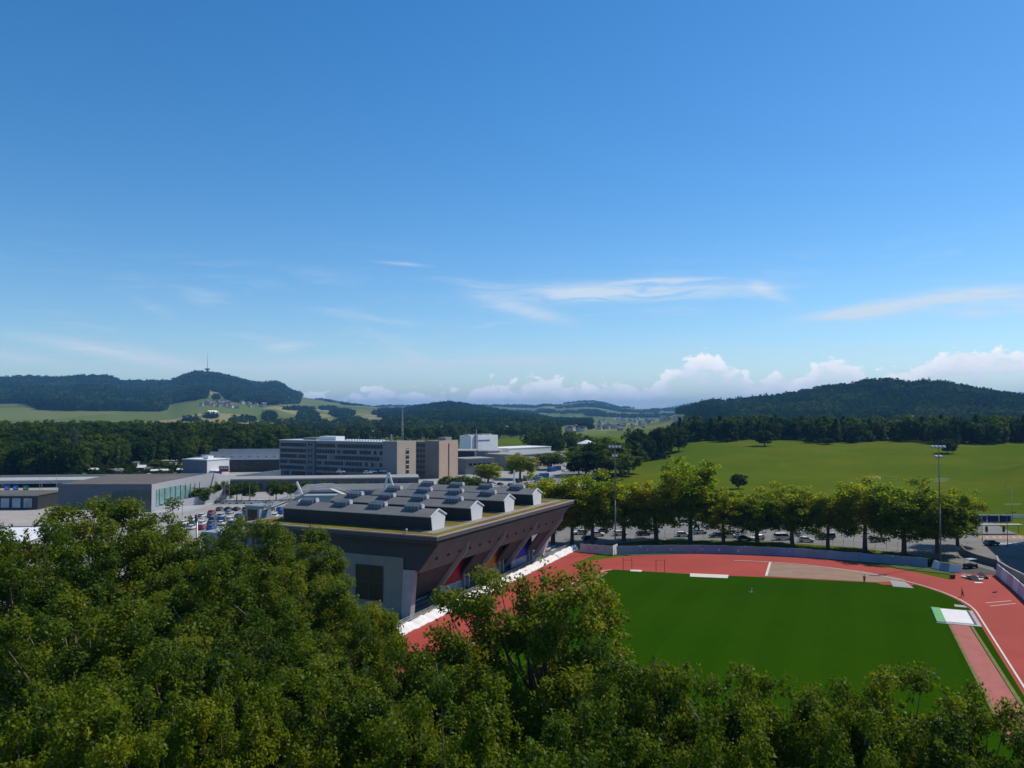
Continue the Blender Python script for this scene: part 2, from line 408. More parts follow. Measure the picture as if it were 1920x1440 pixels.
# running track: oval of eight lanes, inner kerb radius 36.8
def oval(rad, s0=76.0, s1=163.0, t0=-17.0, n=40, ex=0.0):
    p = []
    for i in range(n+1):
        a = math.pi*i/n; p.append((s1 + rad*math.sin(a), t0 + rad*math.cos(a)))
    for i in range(n+1):
        a = math.pi + math.pi*i/n; p.append((s0 + rad*math.sin(a), t0 + rad*math.cos(a)))
    return p
trk = []
for i in range(41):
    a = math.pi*i/40; trk.append((163 + 47.5*math.sin(a), -17 + 46.3*math.cos(a)))
trk[0:9] = [(168, 30.2), (203, 28.6), (203.5, 21.0)]
trk = [q for k, q in enumerate(trk)]
trk = trk[:-4] + [(196, -59), (195.5, -66.3), (76, -66.3)]
for i in range(41):
    a = math.pi + math.pi*i/40; trk.append((76 + 47*math.sin(a), -17 + 47*math.cos(a)))
trk.append((76, 30.2))
sheet('running_track', [S(*q) for q in trk], .09, tartanm, 'brick red synthetic running track round the green infield')
pitch = [(176.5, -50.2), (178.6, -30), (181.2, -17), (184.2, 4.2), (182.7, 5.2), (183.5, 10.2), (187, 10.6)]
for i in range(6, 15):
    a = math.pi*i/48*1.0
    pass
arc = [(163 + 36.2*math.sin(math.radians(q)), -17 + 36.2*math.cos(math.radians(q))) for q in range(38, -1, -4)]
pitch = pitch[:6] + arc + [(76, 19.2)] + [(76 - 36.2*math.sin(math.radians(q)), -17 + 36.2*math.cos(math.radians(q))) for q in range(4, 180, 4)] + [(76, -53.2), (148, -53.2), (160, -52.9), (170, -52.0)]
sheet('infield_grass', [S(*q) for q in pitch], .115, turfm, 'deep green mown grass infield inside the red track')
sheet('cinder_area', stp((182.2, -17.6), (199.4, -18.4), (198.6, -8), (196.6, 1), (192.5, 7.5), (190, 10.2), (186.4, 7.0), (184.6, 4.2)), .13, sandm, 'brown cinder area inside the far bend of the track')
MBk = MB()
def kerb(pts, w=.28, z0=.09, z1=.17, mi=0, mb=None):
    mb = mb or MB(); n = len(pts)
    P_ = [Vector((*S(*q), 0)) for q in pts]
    L, Rr = [], []
    for i in range(n):
        d = (P_[min(i+1, n-1)] - P_[max(i-1, 0)]).normalized(); nn = Vector((-d.y, d.x, 0))*w*.5
        L.append(P_[i] + nn); Rr.append(P_[i] - nn)
    for i in range(n-1):
        vs = [L[i], Rr[i], Rr[i+1], L[i+1]]
        mb.add([(p.x, p.y, z0) for p in vs] + [(p.x, p.y, z1) for p in vs], [(4,5,6,7),(0,1,5,4),(2,3,7,6),(1,2,6,5),(3,0,4,7)], mi)
    return mb
inner = [(163 + 36.8*math.sin(math.radians(q)), -17 + 36.8*math.cos(math.radians(q))) for q in range(0, 106, 3)]
kb = kerb([(60, 19.8), (120, 19.8)] + inner)
kb = kerb([(182.4, -17.6), (199.5, -18.3)], w=.5, mb=kb)
kb = kerb([(176, -50.3), (174.5, -51.6), (168, -53.0), (160, -53.7), (148, -53.8), (80, -53.8)], mb=kb)
tag(kb.build('track_kerb', line_w), 'cream kerb line along the inside of the running track', 'kerb', kind='structure')
# jump runways
rw = MB(); rw.add([(*S(100, 15.2), .135), (*S(154.5, 14.6), .135), (*S(154.5, 17.3), .135), (*S(100, 18.2), .135)], [(0,1,2,3)])
tag(rw.build('jump_runway', mat('runway_red', (.36, .115, .095), .9, .14, .5)), 'worn pinkish red jump runway along the right side of the infield', 'runway', kind='structure')
rw = MB(); rw.add([(*S(100, -51.8), .135), (*S(173.2, -51.6), .135), (*S(172.8, -50.2), .135), (*S(100, -50.0), .135)], [(0,1,2,3)])
tag(rw.build('jump_runway', mat('runway_orange', (.33, .105, .07), .9, .14, .5)), 'narrow orange red runway strip along the left side of the infield', 'runway', kind='structure')
rw = MB()
for sgn, t0, t1 in ((1, 18.2, 18.5), (1, 14.6, 15.0)):
    rw.add([(*S(100, t0+.1), .132), (*S(153, t0-.7 if t0 > 16 else t0-.35), .132), (*S(153, t1-.6 if t0 > 16 else t1-.3), .132), (*S(100, t1+.3), .132)], [(0,1,2,3)])
tag(rw.build('worn_edge', mat('dry_grass', (.16, .14, .045), .95, .3, .8)), 'dry yellow grass edges of the right runway', 'grass', kind='structure')
# grass patches on the outside of the bend
sheet('verge_grass', stp((196, -54.5), (205.4, -37.5), (204.5, -37.0), (195.5, -51)), .12, grass_d, 'small grass wedge in front of the blue barrier')
sheet('verge_grass', stp((207, 7), (206.3, 17), (199.5, 20.8), (203.5, 9)), .12, grass_d, 'grass wedge at the right end of the blue barrier')

sheet('gate_yard', stp((207.5, 15.8), (213, 26), (205.5, 30.5), (203.2, 28.5), (203.0, 22.5), (204.2, 18.5)), .125, ground_d, 'dark yard at the gate in the right corner of the track')  # dark flat sheet over the yard ground
# ------------------------------------------------------------------ grandstand
GA = R(25.5); GO = G(820, 1005, 14.8)
fascia = mat('brown_grey_fascia', (.105, .088, .085), .7, .15, .4)
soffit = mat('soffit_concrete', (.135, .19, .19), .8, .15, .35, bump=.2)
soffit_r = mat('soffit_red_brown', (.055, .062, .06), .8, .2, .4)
ribm = mat('rib_concrete', (.33, .34, .33), .8, .12, .6)
facade_l = mat('facade_panel', (.215, .225, .195), .75, .1, .25)
facade_d = mat('facade_dark', (.05, .05, .05), .7, .12, .3)
coping = mat('roof_coping', (.36, .33, .30), .6, .1, .6)
def sedum():
    m = bpy.data.materials.new('sedum'); m.use_nodes = True; nt = m.node_tree; X.nt = nt
    b = nt.nodes['Principled BSDF']; b.inputs['Roughness'].default_value = .95; b.inputs['Specular IOR Level'].default_value = .05
    g = nt.nodes.new('ShaderNodeNewGeometry'); pos = g.outputs['Position']
    n1 = noise(pos, .16, 4, .6); n2 = noise(pos, .75, 5, .7); n3 = noise(pos, 5.0, 3, .7)
    c = mixc(sstep(n1, .38, .62), (.17, .15, .022), (.15, .075, .03))
    c = mixc(sstep(n2, .5, .72)*.8, c, (.09, .095, .018)); c = mixc(sstep(n3, .5, .8)*.6, c, (.22, .20, .05))
    nt.links.new(c, b.inputs['Base Color'])
    bp = nt.nodes.new('ShaderNodeBump'); bp.inputs['Strength'].default_value = .6; bp.inputs['Distance'].default_value = .1
    nt.links.new(n3.v, bp.inputs['Height']); nt.links.new(bp.outputs[0], b.inputs['Normal'])
    return m
sedumm = sedum()
GL, GW, GZ = 63.0, 42.0, 14.8
gs = thing('grandstand', 'wedge-shaped concrete grandstand with green roof and four long grey roof monitors', 'grandstand', (GO[0], GO[1], 0), -GA)
# roof slab
MB().box(-GW, 0, 0, GL, GZ-.75, GZ-.15).build('roof_slab', fascia, gs)
MB().box(-GW+.25, -.25, .25, GL-.25, GZ-1.35, GZ-.753).build('roof_slab', facade_d, gs)
MB().box(-GW+.3, -.3, .3, GL-.3, GZ-.148, GZ-.02).build('green_roof', sedumm, gs)
cpn = MB(); cpn.box(-GW-.06, .06, -.06, .28, GZ-.16, GZ+.06).box(-GW-.06, .06, GL-.28, GL+.06, GZ-.16, GZ+.06).box(-.28, .06, .283, GL-.283, GZ-.16, GZ+.06).box(-GW-.06, -GW+.28, .283, GL-.283, GZ-.16, GZ+.06)
cpn.build('roof_coping', coping, gs)
MB().box(-3.9, -2.4, 3, GL-2, GZ-.02, GZ+.01).build('roof_walkway', gravelm, gs)
for q in range(4): MB().box(-7.5, -3.903, 5.2+14.5*q-1.0, 5.2+14.5*q+6.2, GZ-.02, GZ+.008).build('roof_gravel', gravelm, gs)
vp = MB()
vp.tube((-6.8, 1.1, GZ-.1), (-6.8, 1.1, GZ+.55), .13, n=10).tube((-6.8, 1.1, GZ+.5), (-6.5, .8, GZ+.8), .13, n=10).tube((-6.5, .8, GZ+.8), (-6.15, .5, GZ+.55), .13, n=10).build('roof_vent_pipe', mat('vent_pipe', (.45, .42, .40), .5, .1, 2), gs)
# roof monitors
mon_end = mat('monitor_end', (.70, .71, .71), .55, .05, .8)
mon_top = mat('monitor_roof', (.16, .16, .158), .8, .16, .3, bump=.15)
skyl = glassm('skylight_glass', (.10, .12, .145), .25, .5)
XL, XR = -37.5, -4.4
def monitor(yc):
    o = MB().extr([(-2.0, GZ-.02), (2.0, GZ-.02), (2.42, GZ+2.35), (0, GZ+3.35), (-2.42, GZ+2.35)], 'x', XL, XR).build('roof_monitor', clad_d, gs)
    o.location = (0, yc, 0)
    rf = MB()
    for sg in (-1, 1):
        rf.add([(XL-.1, sg*2.62, GZ+2.30), (XR+.05, sg*2.62, GZ+2.30), (XR+.05, 0, GZ+3.42), (XL-.1, 0, GZ+3.42), (XL-.1, sg*2.62, GZ+2.42), (XR+.05, sg*2.62, GZ+2.42), (XR+.05, 0, GZ+3.54), (XL-.1, 0, GZ+3.54)],
               [(0,1,2,3),(4,5,6,7),(0,1,5,4),(1,2,6,5),(3,0,4,7)])
    rf.build('roof_sheet', mon_top, o)
    gt = MB(); gt.box(XL, XR, -2.70, -2.623, GZ+2.30, GZ+2.44); gt.build('gutter', metal, o)
    MB().extr([(-2.03, GZ-.0), (2.03, GZ-.0), (2.45, GZ+2.33), (0, GZ+3.38), (-2.45, GZ+2.33)], 'x', XR+.003, XR+.06).build('end_panel', mon_end, o)
    tr = MB()
    for sg in (-1, 1):
        tr.add([(XR-.02, sg*2.72, GZ+2.28), (XR+.22, sg*2.72, GZ+2.28), (XR+.22, 0, GZ+3.44), (XR-.02, 0, GZ+3.44), (XR-.02, sg*2.72, GZ+2.5), (XR+.22, sg*2.72, GZ+2.5), (XR+.22, 0, GZ+3.66), (XR-.02, 0, GZ+3.66)],
               [(0,1,2,3),(4,5,6,7),(0,1,5,4),(1,2,6,5),(2,3,7,6),(3,0,4,7)])
    tr.build('end_trim', white, o)
    for k in range(4):
        xv = XR - 3.6 - k*7.9
        vb = MB().extr([(-.95, GZ+3.2), (1.0, GZ+3.2), (1.0, GZ+3.95), (.1, GZ+4.3), (-.95, GZ+3.85)], 'x', xv-2.9, xv).build('roof_vent', skyl, o)
        for j in range(4): MB().box(xv-2.9+.72*j, xv-2.9+.72*j+.06, -.98, -.953, GZ+3.2, GZ+3.85).build('glazing_bar', metal, vb)
        MB().tube((xv+.02, .25, GZ+3.78), (xv+.35, .25, GZ+3.78), .5, n=14).build('vent_cowl', mat('cowl_white', (.55, .56, .58), .5, .08, 2), vb)
    return o
for q in range(4): monitor(5.5 + 2.3 + 14.5*q)
# end wall and slanted underside
SX0, SZ0, SX1, SZ1 = -.5, 13.44, -9.6, 1.7       # slope of the underside
def slope_x(z): return SX0 + (SX1 - SX0)*(SZ0 - z)/(SZ0 - SZ1)
YF = 1.3
MB().extr([(-GW+.6, 0), (-7.2, 0), (-7.2, 8.6), (slope_x(8.6)+.02, 8.6), (SX0, SZ0), (-GW+.6, SZ0)], 'y', YF, YF+.4).build('end_wall', facade_d, gs)
MB().box(-30, -7.3, YF-.28, YF-.003, 0, 10.6).build('facade_panel', facade_l, gs)
MB().box(-GW+.6, -30.05, YF-.2, YF-.003, 0, 10.6).build('facade_panel', facade_l, gs)
wd = MB(); wd.box(-17, -11.4, YF-.34, YF-.283, 2.9, 8.8)
win = wd.build('window', glassm('dark_window', (.022, .018, .017), .3, .4), gs)
fr = MB()
for x in (-17.08, -14.24, -11.42): fr.box(x, x+.12, YF-.40, YF-.343, 2.82, 8.88)
for z in (2.82, 5.9, 8.8): fr.box(-16.955, -14.245, YF-.39, YF-.345, z, z+.1).box(-14.115, -11.425, YF-.39, YF-.345, z, z+.1)
fr.build('window_frame', metal_d, win)
# corner column, battered
cl = MB(); cl.add([(-7.25, YF-.9, 0), (-5.6, YF-.9, 0), (-5.6, YF+.6, 0), (-7.25, YF+.6, 0), (-7.25, YF-.3, 8.62), (-4.9, YF-.3, 8.62), (-4.9, YF+.6, 8.62), (-7.25, YF+.6, 8.62)],
               [(0,3,2,1),(4,5,6,7),(0,1,5,4),(1,2,6,5),(2,3,7,6),(3,0,4,7)])
cl.build('corner_column', concrete_l, gs)
# upper slanted concrete band with bolt sockets, far end and inside walls
ZB = 8.0; XB = slope_x(ZB)
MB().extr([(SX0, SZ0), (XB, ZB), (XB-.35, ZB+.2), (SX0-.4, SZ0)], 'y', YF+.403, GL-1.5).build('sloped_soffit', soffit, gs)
for k in range(15):
    y = 4.5 + k*4.0; z = 10.4; x = slope_x(z)
    MB().box(x-.1, x+.16, y, y+.5, z-.32, z+.1).build('bolt_socket', metal_d, gs)
MB().box(-11.6, -11.2, YF+.403, GL-1.2, 1.0, 12.2).build('inner_wall', mat('inner_wall', (.07, .075, .075), .8, .2, .3), gs)
MB().box(-11.18, XB-.36, YF+.42, GL-1.3, ZB+.25, ZB+.6).build('ceiling', facade_d, gs)
ribs_y = [14.0, 29.5, 45.0, 60.3]
pan = [mat('red_panel', (.42, .03, .03), .6, .1, .5), mat('orange_panel', (.62, .24, .02), .6, .1, .5), mat('blue_panel', (.03, .07, .45), .6, .1, .5), facade_d]
def rib(y):
    prof = []
    zs = [11.8, 10, 8, 6, 4.4, 3.2, 2.2, 1.4]
    outer = [(slope_x(z)+(.08 if z > 11 else 1.0), z) for z in zs[:-3]] + [(slope_x(3.2)+.95, 3.0), (slope_x(2.2)+.6, 2.0), (slope_x(1.6)+.15, 1.0)]
    innr = [(slope_x(1.6)-.35, 1.0), (slope_x(2.2)-.2, 2.2), (slope_x(6)-.1, 6), (slope_x(11.8)-.05, 11.8)]
    return MB().extr(outer + innr, 'y', y, y+.5).build('rib', ribm, gs)
for k, y in enumerate(ribs_y):
    rib(y)
    y1 = ribs_y[k+1] if k < 3 else GL-1.5
    w = min(8.6, y1-y-.6)
    if k < 3:
        MB().box(-8.6, -8.3, y+1.2, y+w+3.5, 2.8, 7.4).build('wall_panel', pan[k], gs)
        MB().box(-8.55, -8.25, y+.9, y+w+4.2, 1.1, 2.75).build('glass_band', glassm('pale_glass', (.30, .38, .46), .2, .5), gs)
    ya = y+w+.1
    if y1-.2 > ya+.4:
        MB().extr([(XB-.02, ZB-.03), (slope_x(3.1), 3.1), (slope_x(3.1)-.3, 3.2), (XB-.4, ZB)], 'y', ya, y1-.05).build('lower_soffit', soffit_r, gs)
        for c in (ya+.8, ya+2.6): MB().box(-8.2, -7.8, c, c+.4, .9, 3.9).build('pier', concrete, gs)
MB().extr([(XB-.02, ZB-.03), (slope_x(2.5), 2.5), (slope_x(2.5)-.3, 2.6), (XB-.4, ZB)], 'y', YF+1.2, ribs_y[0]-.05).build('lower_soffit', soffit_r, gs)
fc_ = MB(); fc_.add([(-9.2, GL-2.4, .9), (-7.4, GL-2.4, .9), (-7.4, GL-1.2, .9), (-9.2, GL-1.2, .9), (-6.6, GL-2.4, 8.0), (-4.9, GL-2.4, 8.0), (-4.9, GL-1.2, 8.0), (-6.6, GL-1.2, 8.0)],
                    [(0,3,2,1),(4,5,6,7),(0,1,5,4),(1,2,6,5),(2,3,7,6),(3,0,4,7)])
fc_.build('end_column', white, gs)
MB().box(-GW+.6, -11.65, GL-1.6, GL-1.2, 0, 13.4).build('end_wall', facade_d, gs)
MB().box(-GW+.6, -GW+1, YF+.41, GL-1.61, 0, 13.4).build('side_wall', facade_l, gs)

# terrace in front of the stand (stadium axes)
SR = -SA
def sobj(mb, name, m, parent, **k):
    return mb.build(name, m, parent, **k)
tr_ = thing('spectator_terrace', 'stepped dark concrete terrace below the grandstand roof', 'terrace', (0, 0, 0), SR)
# local: x = t, y = s
for k in range(5):
    MB().box(-74.6 + .0, -68.6 - k*1.15, 100, 199 - (0 if k < 2 else 12), .3*k + (.002 if k else 0), .3*k + .3).build('step', concrete_d if k < 4 else concrete, tr_)
MB().box(-68.6, -68.1, 100, 198, 0, .85).build('front_wall', concrete, tr_)
for r in range(4):
    MB().box(-70.3-1.15*r, -69.9-1.15*r, 190 - r*.4, 197 - r*.8, .6+.3*r, 1.0+.3*r).build('bench_row', mat('grey_seat', (.5, .5, .5), .6, .1, 1), tr_)
rl = thing('terrace_railing', 'pale metal railing with dark infill along the foot of the terrace', 'railing', (0, 0, 0), SR)
rm = mat('railing_paint', (.36, .36, .33), .5, .1, 2)
for z in (1.0, 1.3, 1.6): MB().box(-68.02, -67.94, 100, 198, z, z+.07).build('rail', rm, rl)
p0 = MB().box(-68.02, -67.92, 0, .1, 0, 1.68).build('post', rm, rl); p0.location = (-.02, 100, 0)
for k in range(1, 50): child_copy(p0, rl, (-.02, 100+2*k, 0))
p1 = MB().box(-67.9, -67.86, 0, .9, .1, .86).build('infill_panel', metal_d, rl); p1.location = (0, 100.4, 0)
for k in range(1, 49): child_copy(p1, rl, (0, 100.4+2*k, 0))
# white sheet thrown over the barrier along the home straight
rng = np.random.default_rng(5)
def cover(name, pts, prof, m, label, seg=.45, amp=.12, seed=1):
    r_ = np.random.default_rng(seed); P_ = [Vector((*S(*q), 0)) for q in pts]
    L = [0]
    for i in range(1, len(P_)): L.append(L[-1] + (P_[i]-P_[i-1]).length)
    n = int(L[-1]/seg); V_, F_ = [], []; k = len(prof)
    ph = r_.uniform(0, 6, 6)
    for i in range(n+1):
        l = L[-1]*i/n; j = max(q for q in range(len(L)) if L[q] <= l+1e-6); j = min(j, len(P_)-2)
        d = (P_[j+1]-P_[j]).normalized(); c = P_[j] + d*(l-L[j]); nn = Vector((d.y, -d.x, 0))
        for (o, z) in prof:
            w = amp*(math.sin(l*1.3+ph[0]+o*2)+.7*math.sin(l*2.9+ph[1]+z*3)+.5*math.sin(l*5.7+ph[2])) + r_.normal(0, amp*.45)
            q = c + nn*(o + w*.8); V_.append((q.x, q.y, max(.1, z + w*(.9 if z > .3 else .1))))
        if i: 
            for q in range(k-1): F_.append(((i-1)*k+q, (i-1)*k+q+1, i*k+q+1, i*k+q))
    me = npmesh(name, np.array(V_), np.array(F_), m); o = link(name, me)
    so_ = o.modifiers.new('thick', 'SOLIDIFY'); so_.thickness = .05
    return o
tag(cover('barrier_cover', [(100, -66.9), (199.5, -66.9)], [(-.85, .45), (-.7, 1.0), (-.35, 1.25), (0, 1.15), (.35, .75), (.75, .25), (1.0, .11)], white_t, ''), 'long crumpled white sheet over the barrier below the grandstand', 'barrier cover')
# ------------------------------------------------------------------ barriers round the track
def wall_run(name, label, cat, pts, h, th, mats, seglen, part='panel', tilt=0.0, zb=.1, seed=3, gap=.04, posts=None):
    """a run of separate panels along a line in stadium axes"""
    rr = random.Random(seed); P_ = [Vector((*S(*q), 0)) for q in pts]
    L = [0]
    for i in range(1, len(P_)): L.append(L[-1] + (P_[i]-P_[i-1]).length)
    def at(l):
        j = min(max(q for q in range(len(L)) if L[q] <= l+1e-6), len(P_)-2)
        return P_[j] + (P_[j+1]-P_[j]).normalized()*(l-L[j])
    root = thing(name, label, cat, tuple(P_[0]))
    n = max(1, round(L[-1]/seglen)); st_ = L[-1]/n
    for i in range(n):
        a = at(i*st_+gap*.5); b = at((i+1)*st_-gap*.5); d = (b-a).normalized(); nn = Vector((d.y, -d.x, 0))
        w = rr.uniform(-.5, 1)*.18; k = 6
        mb = MB(); vs = []
        for q in range(k+1):
            c = a.lerp(b, q/k) - P_[0]; wz = math.sin(q*1.3+i)*.05*(1 if tilt else 0)
            vs += [(c + nn*(-th*.5)), (c + nn*(th*.5)), (c + nn*(th*.5) - nn*tilt + Vector((0,0,0))), (c + nn*(-th*.5) - nn*tilt)]
            for m_ in (0, 1): vs[-4+m_] = Vector((vs[-4+m_].x, vs[-4+m_].y, zb))
            for m_ in (2, 3): vs[-4+m_] = Vector((vs[-4+m_].x, vs[-4+m_].y, zb+h+wz))
        fs = []
        for q in range(k):
            o = q*4; p = o+4
            for e in range(4): fs.append((o+e, o+(e+1) % 4, p+(e+1) % 4, p+e))
        fs += [(0,1,2,3), (k*4+3, k*4+2, k*4+1, k*4)]
        mb.add(vs, fs); mb.build(part, mats[i % len(mats)] if len(mats) < 3 else rr.choice(mats), root)
        if posts:
            pm = MB(); c = a - P_[0]; pm.tube((c.x, c.y, 0), (c.x, c.y, zb+h+posts[0]), .05, n=6); pm.build('post', posts[1], root)
    return root
def flecked(name, base, dot, dens):
    m = bpy.data.materials.new(name); m.use_nodes = True; nt = m.node_tree; X.nt = nt
    b = nt.nodes['Principled BSDF']; b.inputs['Roughness'].default_value = .6
    g = nt.nodes.new('ShaderNodeNewGeometry'); pos = g.outputs['Position']
    n1 = noise(pos, .12, 3); n2 = noise(pos, 1.1, 4, .7)
    v = nt.nodes.new('ShaderNodeTexVoronoi'); v.inputs['Scale'].default_value = .55; nt.links.new(pos, v.inputs['Vector'])
    mk = (1.0 - sstep(X(v.outputs['Distance']), .10, .22)) * sstep(n2, .45, .55)
    c = mixc(sstep(n1, .3, .7), tuple(q*.82 for q in base), tuple(q*1.15 for q in base))
    c = mixc(mk*dens, c, dot); nt.links.new(c, b.inputs['Base Color']); return m
blue1 = flecked('banner_blue', (.16, .26, .38), (.75, .75, .75), .9); blue2 = flecked('banner_grey_blue', (.22, .285, .36), (.7, .7, .7), .7)
bl = [(195.6, -54.6), (201.3, -46), (205.3, -37.1), (208.5, -25), (210.2, -11.8), (209.8, -3), (208.9, 4), (208.0, 10), (207.4, 15.5)]
wall_run('banner_barrier', 'long blue grey printed banner barrier round the far bend of the track', 'barrier', bl, 2.0, .12, [blue1, blue1, blue1, blue2, blue2], 7.5, tilt=.25)
pinkw = flecked('pinkish_sheet', (.56, .47, .49), (.7, .68, .68), .5)
wall_run('sheeted_barrier', 'pinkish white sheeted barrier panels behind the far left corner of the track', 'barrier', [(195.5, -64.2), (195.2, -55.6)], 2.1, .1, [pinkw], 2.2, tilt=.15, posts=(.15, metal))
wall_run('barrier_return', 'short white panel closing the left end of the blue banner barrier', 'barrier', [(194.2, -55.2), (197.4, -54.9)], 2.4, .1, [white], 3.0)
wall_run('fallen_barrier', 'leaning white backed panels at the right end of the blue barrier', 'barrier', [(207, 16.2), (203.8, 18.2), (202.8, 21.8)], 1.7, .1, [white_t, blue2], 2.4, tilt=.7)
wall_run('side_barrier', 'pale pinkish sheeted wall along the right edge of the track', 'barrier', [(203.2, 28.4), (188, 29.2), (170, 29.6), (120, 30.4)], 2.4, .15, [pinkw, white_t], 5.0, tilt=.3)
wall_run('parapet_wall', 'grey concrete parapet wall running behind the pinkish side wall', 'wall', [(220, 31), (208, 29.8), (203.6, 31.5), (190, 33.5), (172, 34.5), (120, 35)], 1.7, .4, [concrete], 8.0, part='wall_section')
wall_run('curved_wall', 'dark curved retaining wall beside the right floodlight mast', 'wall', [(236, 25.5), (228, 25), (220, 27), (213, 31)], 1.6, .35, [concrete_d], 5.0, part='wall_section')
# mesh fence on top of the tree bed
wall_fence = thing('mesh_fence', 'thin wire fence posts between the plane trees and the car park', 'fence', (0, 0, 0), SR)
fpost = MB().tube((0, 0, 0), (0, 0, 2.4), .045, n=6).build('post', metal, wall_fence)
fp = [(233.5 - 3.2*((t+15)/25)**2, t) for t in np.arange(-52, 24, 2.6)]
fpost.location = (fp[0][1], fp[0][0], 0)
for s_, t_ in fp[1:]: child_copy(fpost, wall_fence, (t_, s_, 0))
fw = MB()
for a, b in zip(fp[:-1], fp[1:]):
    for z in (.15, 1.25, 2.35): fw.tube((a[1], a[0], z), (b[1], b[0], z), .02, n=4, cap=False)
fw.build('wire', metal, wall_fence)

# ------------------------------------------------------------------ pole-mounted lights
lampw = mat('lamp_glass', (.8, .8, .78), .3, .05, 2)
def flood_mast(x, y, h, label, heads=True):
    t = thing('floodlight_mast', label, 'floodlight mast', (x, y, 0), -.1, 'stadium floodlight masts')
    MB().tube((0, 0, 0), (0, 0, h*.5), .2, .15, 10).tube((0, 0, h*.5), (0, 0, h), .12, .08, 10).build('mast', mat('mast_grey', (.16, .17, .17), .6, .1, 1), t, smooth=True)
    for z, w, k in ((h-.1, 3.4, 4), (h-2.4, 1.7, 2)):
        c = MB().box(-w/2, w/2, -.06, .06, z, z+.12).build('crossarm', metal, t)
        for q in range(k):
            x_ = -w/2 + w*(q+.5)/k
            MB().extr([(-.35, z+.15), (.25, z+.2), (.3, z+.62), (-.25, z+.5)], 'x', x_-.3, x_+.3).build('lamp', [metal], c)
            MB().extr([(-.42, z+.17), (-.36, z+.16), (-.27, z+.48), (-.33, z+.5)], 'x', x_-.26, x_+.26).build('lamp_face', lampw, c)
    for z in range(3, int(h)-3, 3): MB().box(-.38, .38, -.03, .03, z, z+.06).build('rung', metal, t)
    return t
p = S(199.0, -55.9); flood_mast(p[0], p[1], 26.6, 'tall grey floodlight mast at the left end of the blue barrier')
flood_mast(99.8, 187.6, 27.3, 'tall grey floodlight mast at the right end of the blue barrier')
def street_lamp(x, y, h, label, arm=1.6, rz=0, group='street lamps'):
    t = thing('street_lamp', label, 'street lamp', (x, y, 0), rz, group)
    MB().tube((0, 0, 0), (0, 0, h), .11, .06, 8).tube((0, 0, h-.05), (arm, 0, h+.25), .05, .04, 6).build('pole', metal, t, smooth=True)
    MB().box(arm-.1, arm+.75, -.16, .16, h+.18, h+.34).build('lamp_head', metal_d, t, bevel=.04)
    return t
street_lamp(*G(1583+300, 1025), 9, 'street lamp standing beside the shaded road right of the mast')
p = G(1893, 978); street_lamp(p[0], p[1], 11.5, 'dark lamp pole beside the navy dugout shelters', rz=2)
p = G(1836, 1014); street_lamp(p[0], p[1], 8.5, 'dark pole left of the yellow striped bus bay', rz=1)
t = thing('sports_light', 'slim pole with lamps and small sign rising out of the foreground trees at left', 'light pole', (-50.9, 130, 0))
MB().tube((0, 0, 0), (0, 0, 18.3), .2, .13, 10).build('pole', metal, t, smooth=True)
MB().box(-.3, -.05, -.2, .2, 17.6, 18.9).build('lamp', metal_d, t, bevel=.03); MB().box(.05, 1.0, -.15, .15, 18.2, 18.42).build('lamp_head', white, t, bevel=.03)
MB().box(.12, .62, -.05, .05, 18.45, 18.75).build('sign_plate', mat('sign_red', (.55, .03, .03), .5, .05, 2), t)
poles = [(424,903,947),(432,911,958),(456,907,940),(470,909,951),(508,916,946),(519,904,926),(541,914,932),(584,903,926),(82,893,930),(78,897,930),(109,889,930),(345,930,968),(700,903,920),(1003,868,888),(918,878,900),(872,880,903),(938,880,905)]
for i, (px, y0, y1) in enumerate(sorted(poles)):
    x, y = G(px, y1); h = CAM_H - (y0-778)*y/1500
    t = thing('flagpole', ORD[i] + ' slim grey pole from the left in the business district', 'pole', (x, y, 0), 0, 'slim poles in the business district')
    MB().tube((0, 0, 0), (0, 0, h), .11, .06, 7).build('pole', metal, t); MB().tube((0, 0, h), (0, 0, h+.18), .1, .04, 7).build('finial', metal, t)

# ------------------------------------------------------------------ buildings left of the stand
def wframe(parent, w, h, mg, mf, name='window'):
    o = MB().box(-w/2, w/2, 0, .06, 0, h).build(name, mg, parent)
    return o
glass_o = glassm('office_glass', (.016, .022, .034), .2, .3); glass_o2 = glassm('office_glass_pale', (.10, .12, .14), .2, .5)
blind = mat('office_blind', (.22, .23, .24), .7, .1, 1)
off_wall = mat('office_cladding', (.175, .205, .235), .7, .14, .2); off_pier = mat('office_pier', (.19, .20, .22), .7, .1, .3)
beige = mat('beige_render', (.40, .33, .27), .85, .08, .25); pinkb = mat('pink_beige_render', (.48, .345, .27), .85, .08, .25); greyb = mat('grey_render', (.21, .205, .215), .85, .08, .2)
ob = thing('office_block', 'long six-storey blue grey office block with rows of dark windows and a beige end wall', 'office building', (-58.3, 407, 0), math.atan2(41.7, -71.8))
OL, OD, OH = 83.0, 15.0, 21.3
MB().box(9, OL, -OD, 0, 0, OH-.5).build('wall', off_wall, ob)
MB().box(0, 8.997, -OD, .35, 0, OH+.2).build('stair_wall', greyb, ob)
MB().box(-.4, -.003, -OD-.2, .5, 0, OH+.3).build('end_wall', beige, ob)
MB().box(8.99, OL+.3, -OD-.3, .5, OH-.5, OH-.1).build('roof_edge', mat('roof_edge_pale', (.5, .52, .54), .5, .08, .5), ob)
MB().box(55.5, 62, .003, 1.0, 0, OH-.8).build('stair_bay', mat('stair_bay', (.12, .14, .165), .7, .12, .3), ob)
for k in range(7): MB().box(9.1, 55.4, .004, .22, .9+3.1*k, 2.0+3.1*k).build('spandrel', off_wall, ob); 
for k in range(7): MB().box(62.1, OL-.1, .004, .22, .9+3.1*k, 2.0+3.1*k).build('spandrel', off_wall, ob)
wp = [MB().box(-.68, .68, .004, .26, 0, 1.95).build('window', g_, ob) for g_ in (glass_o, glass_o2, blind)]
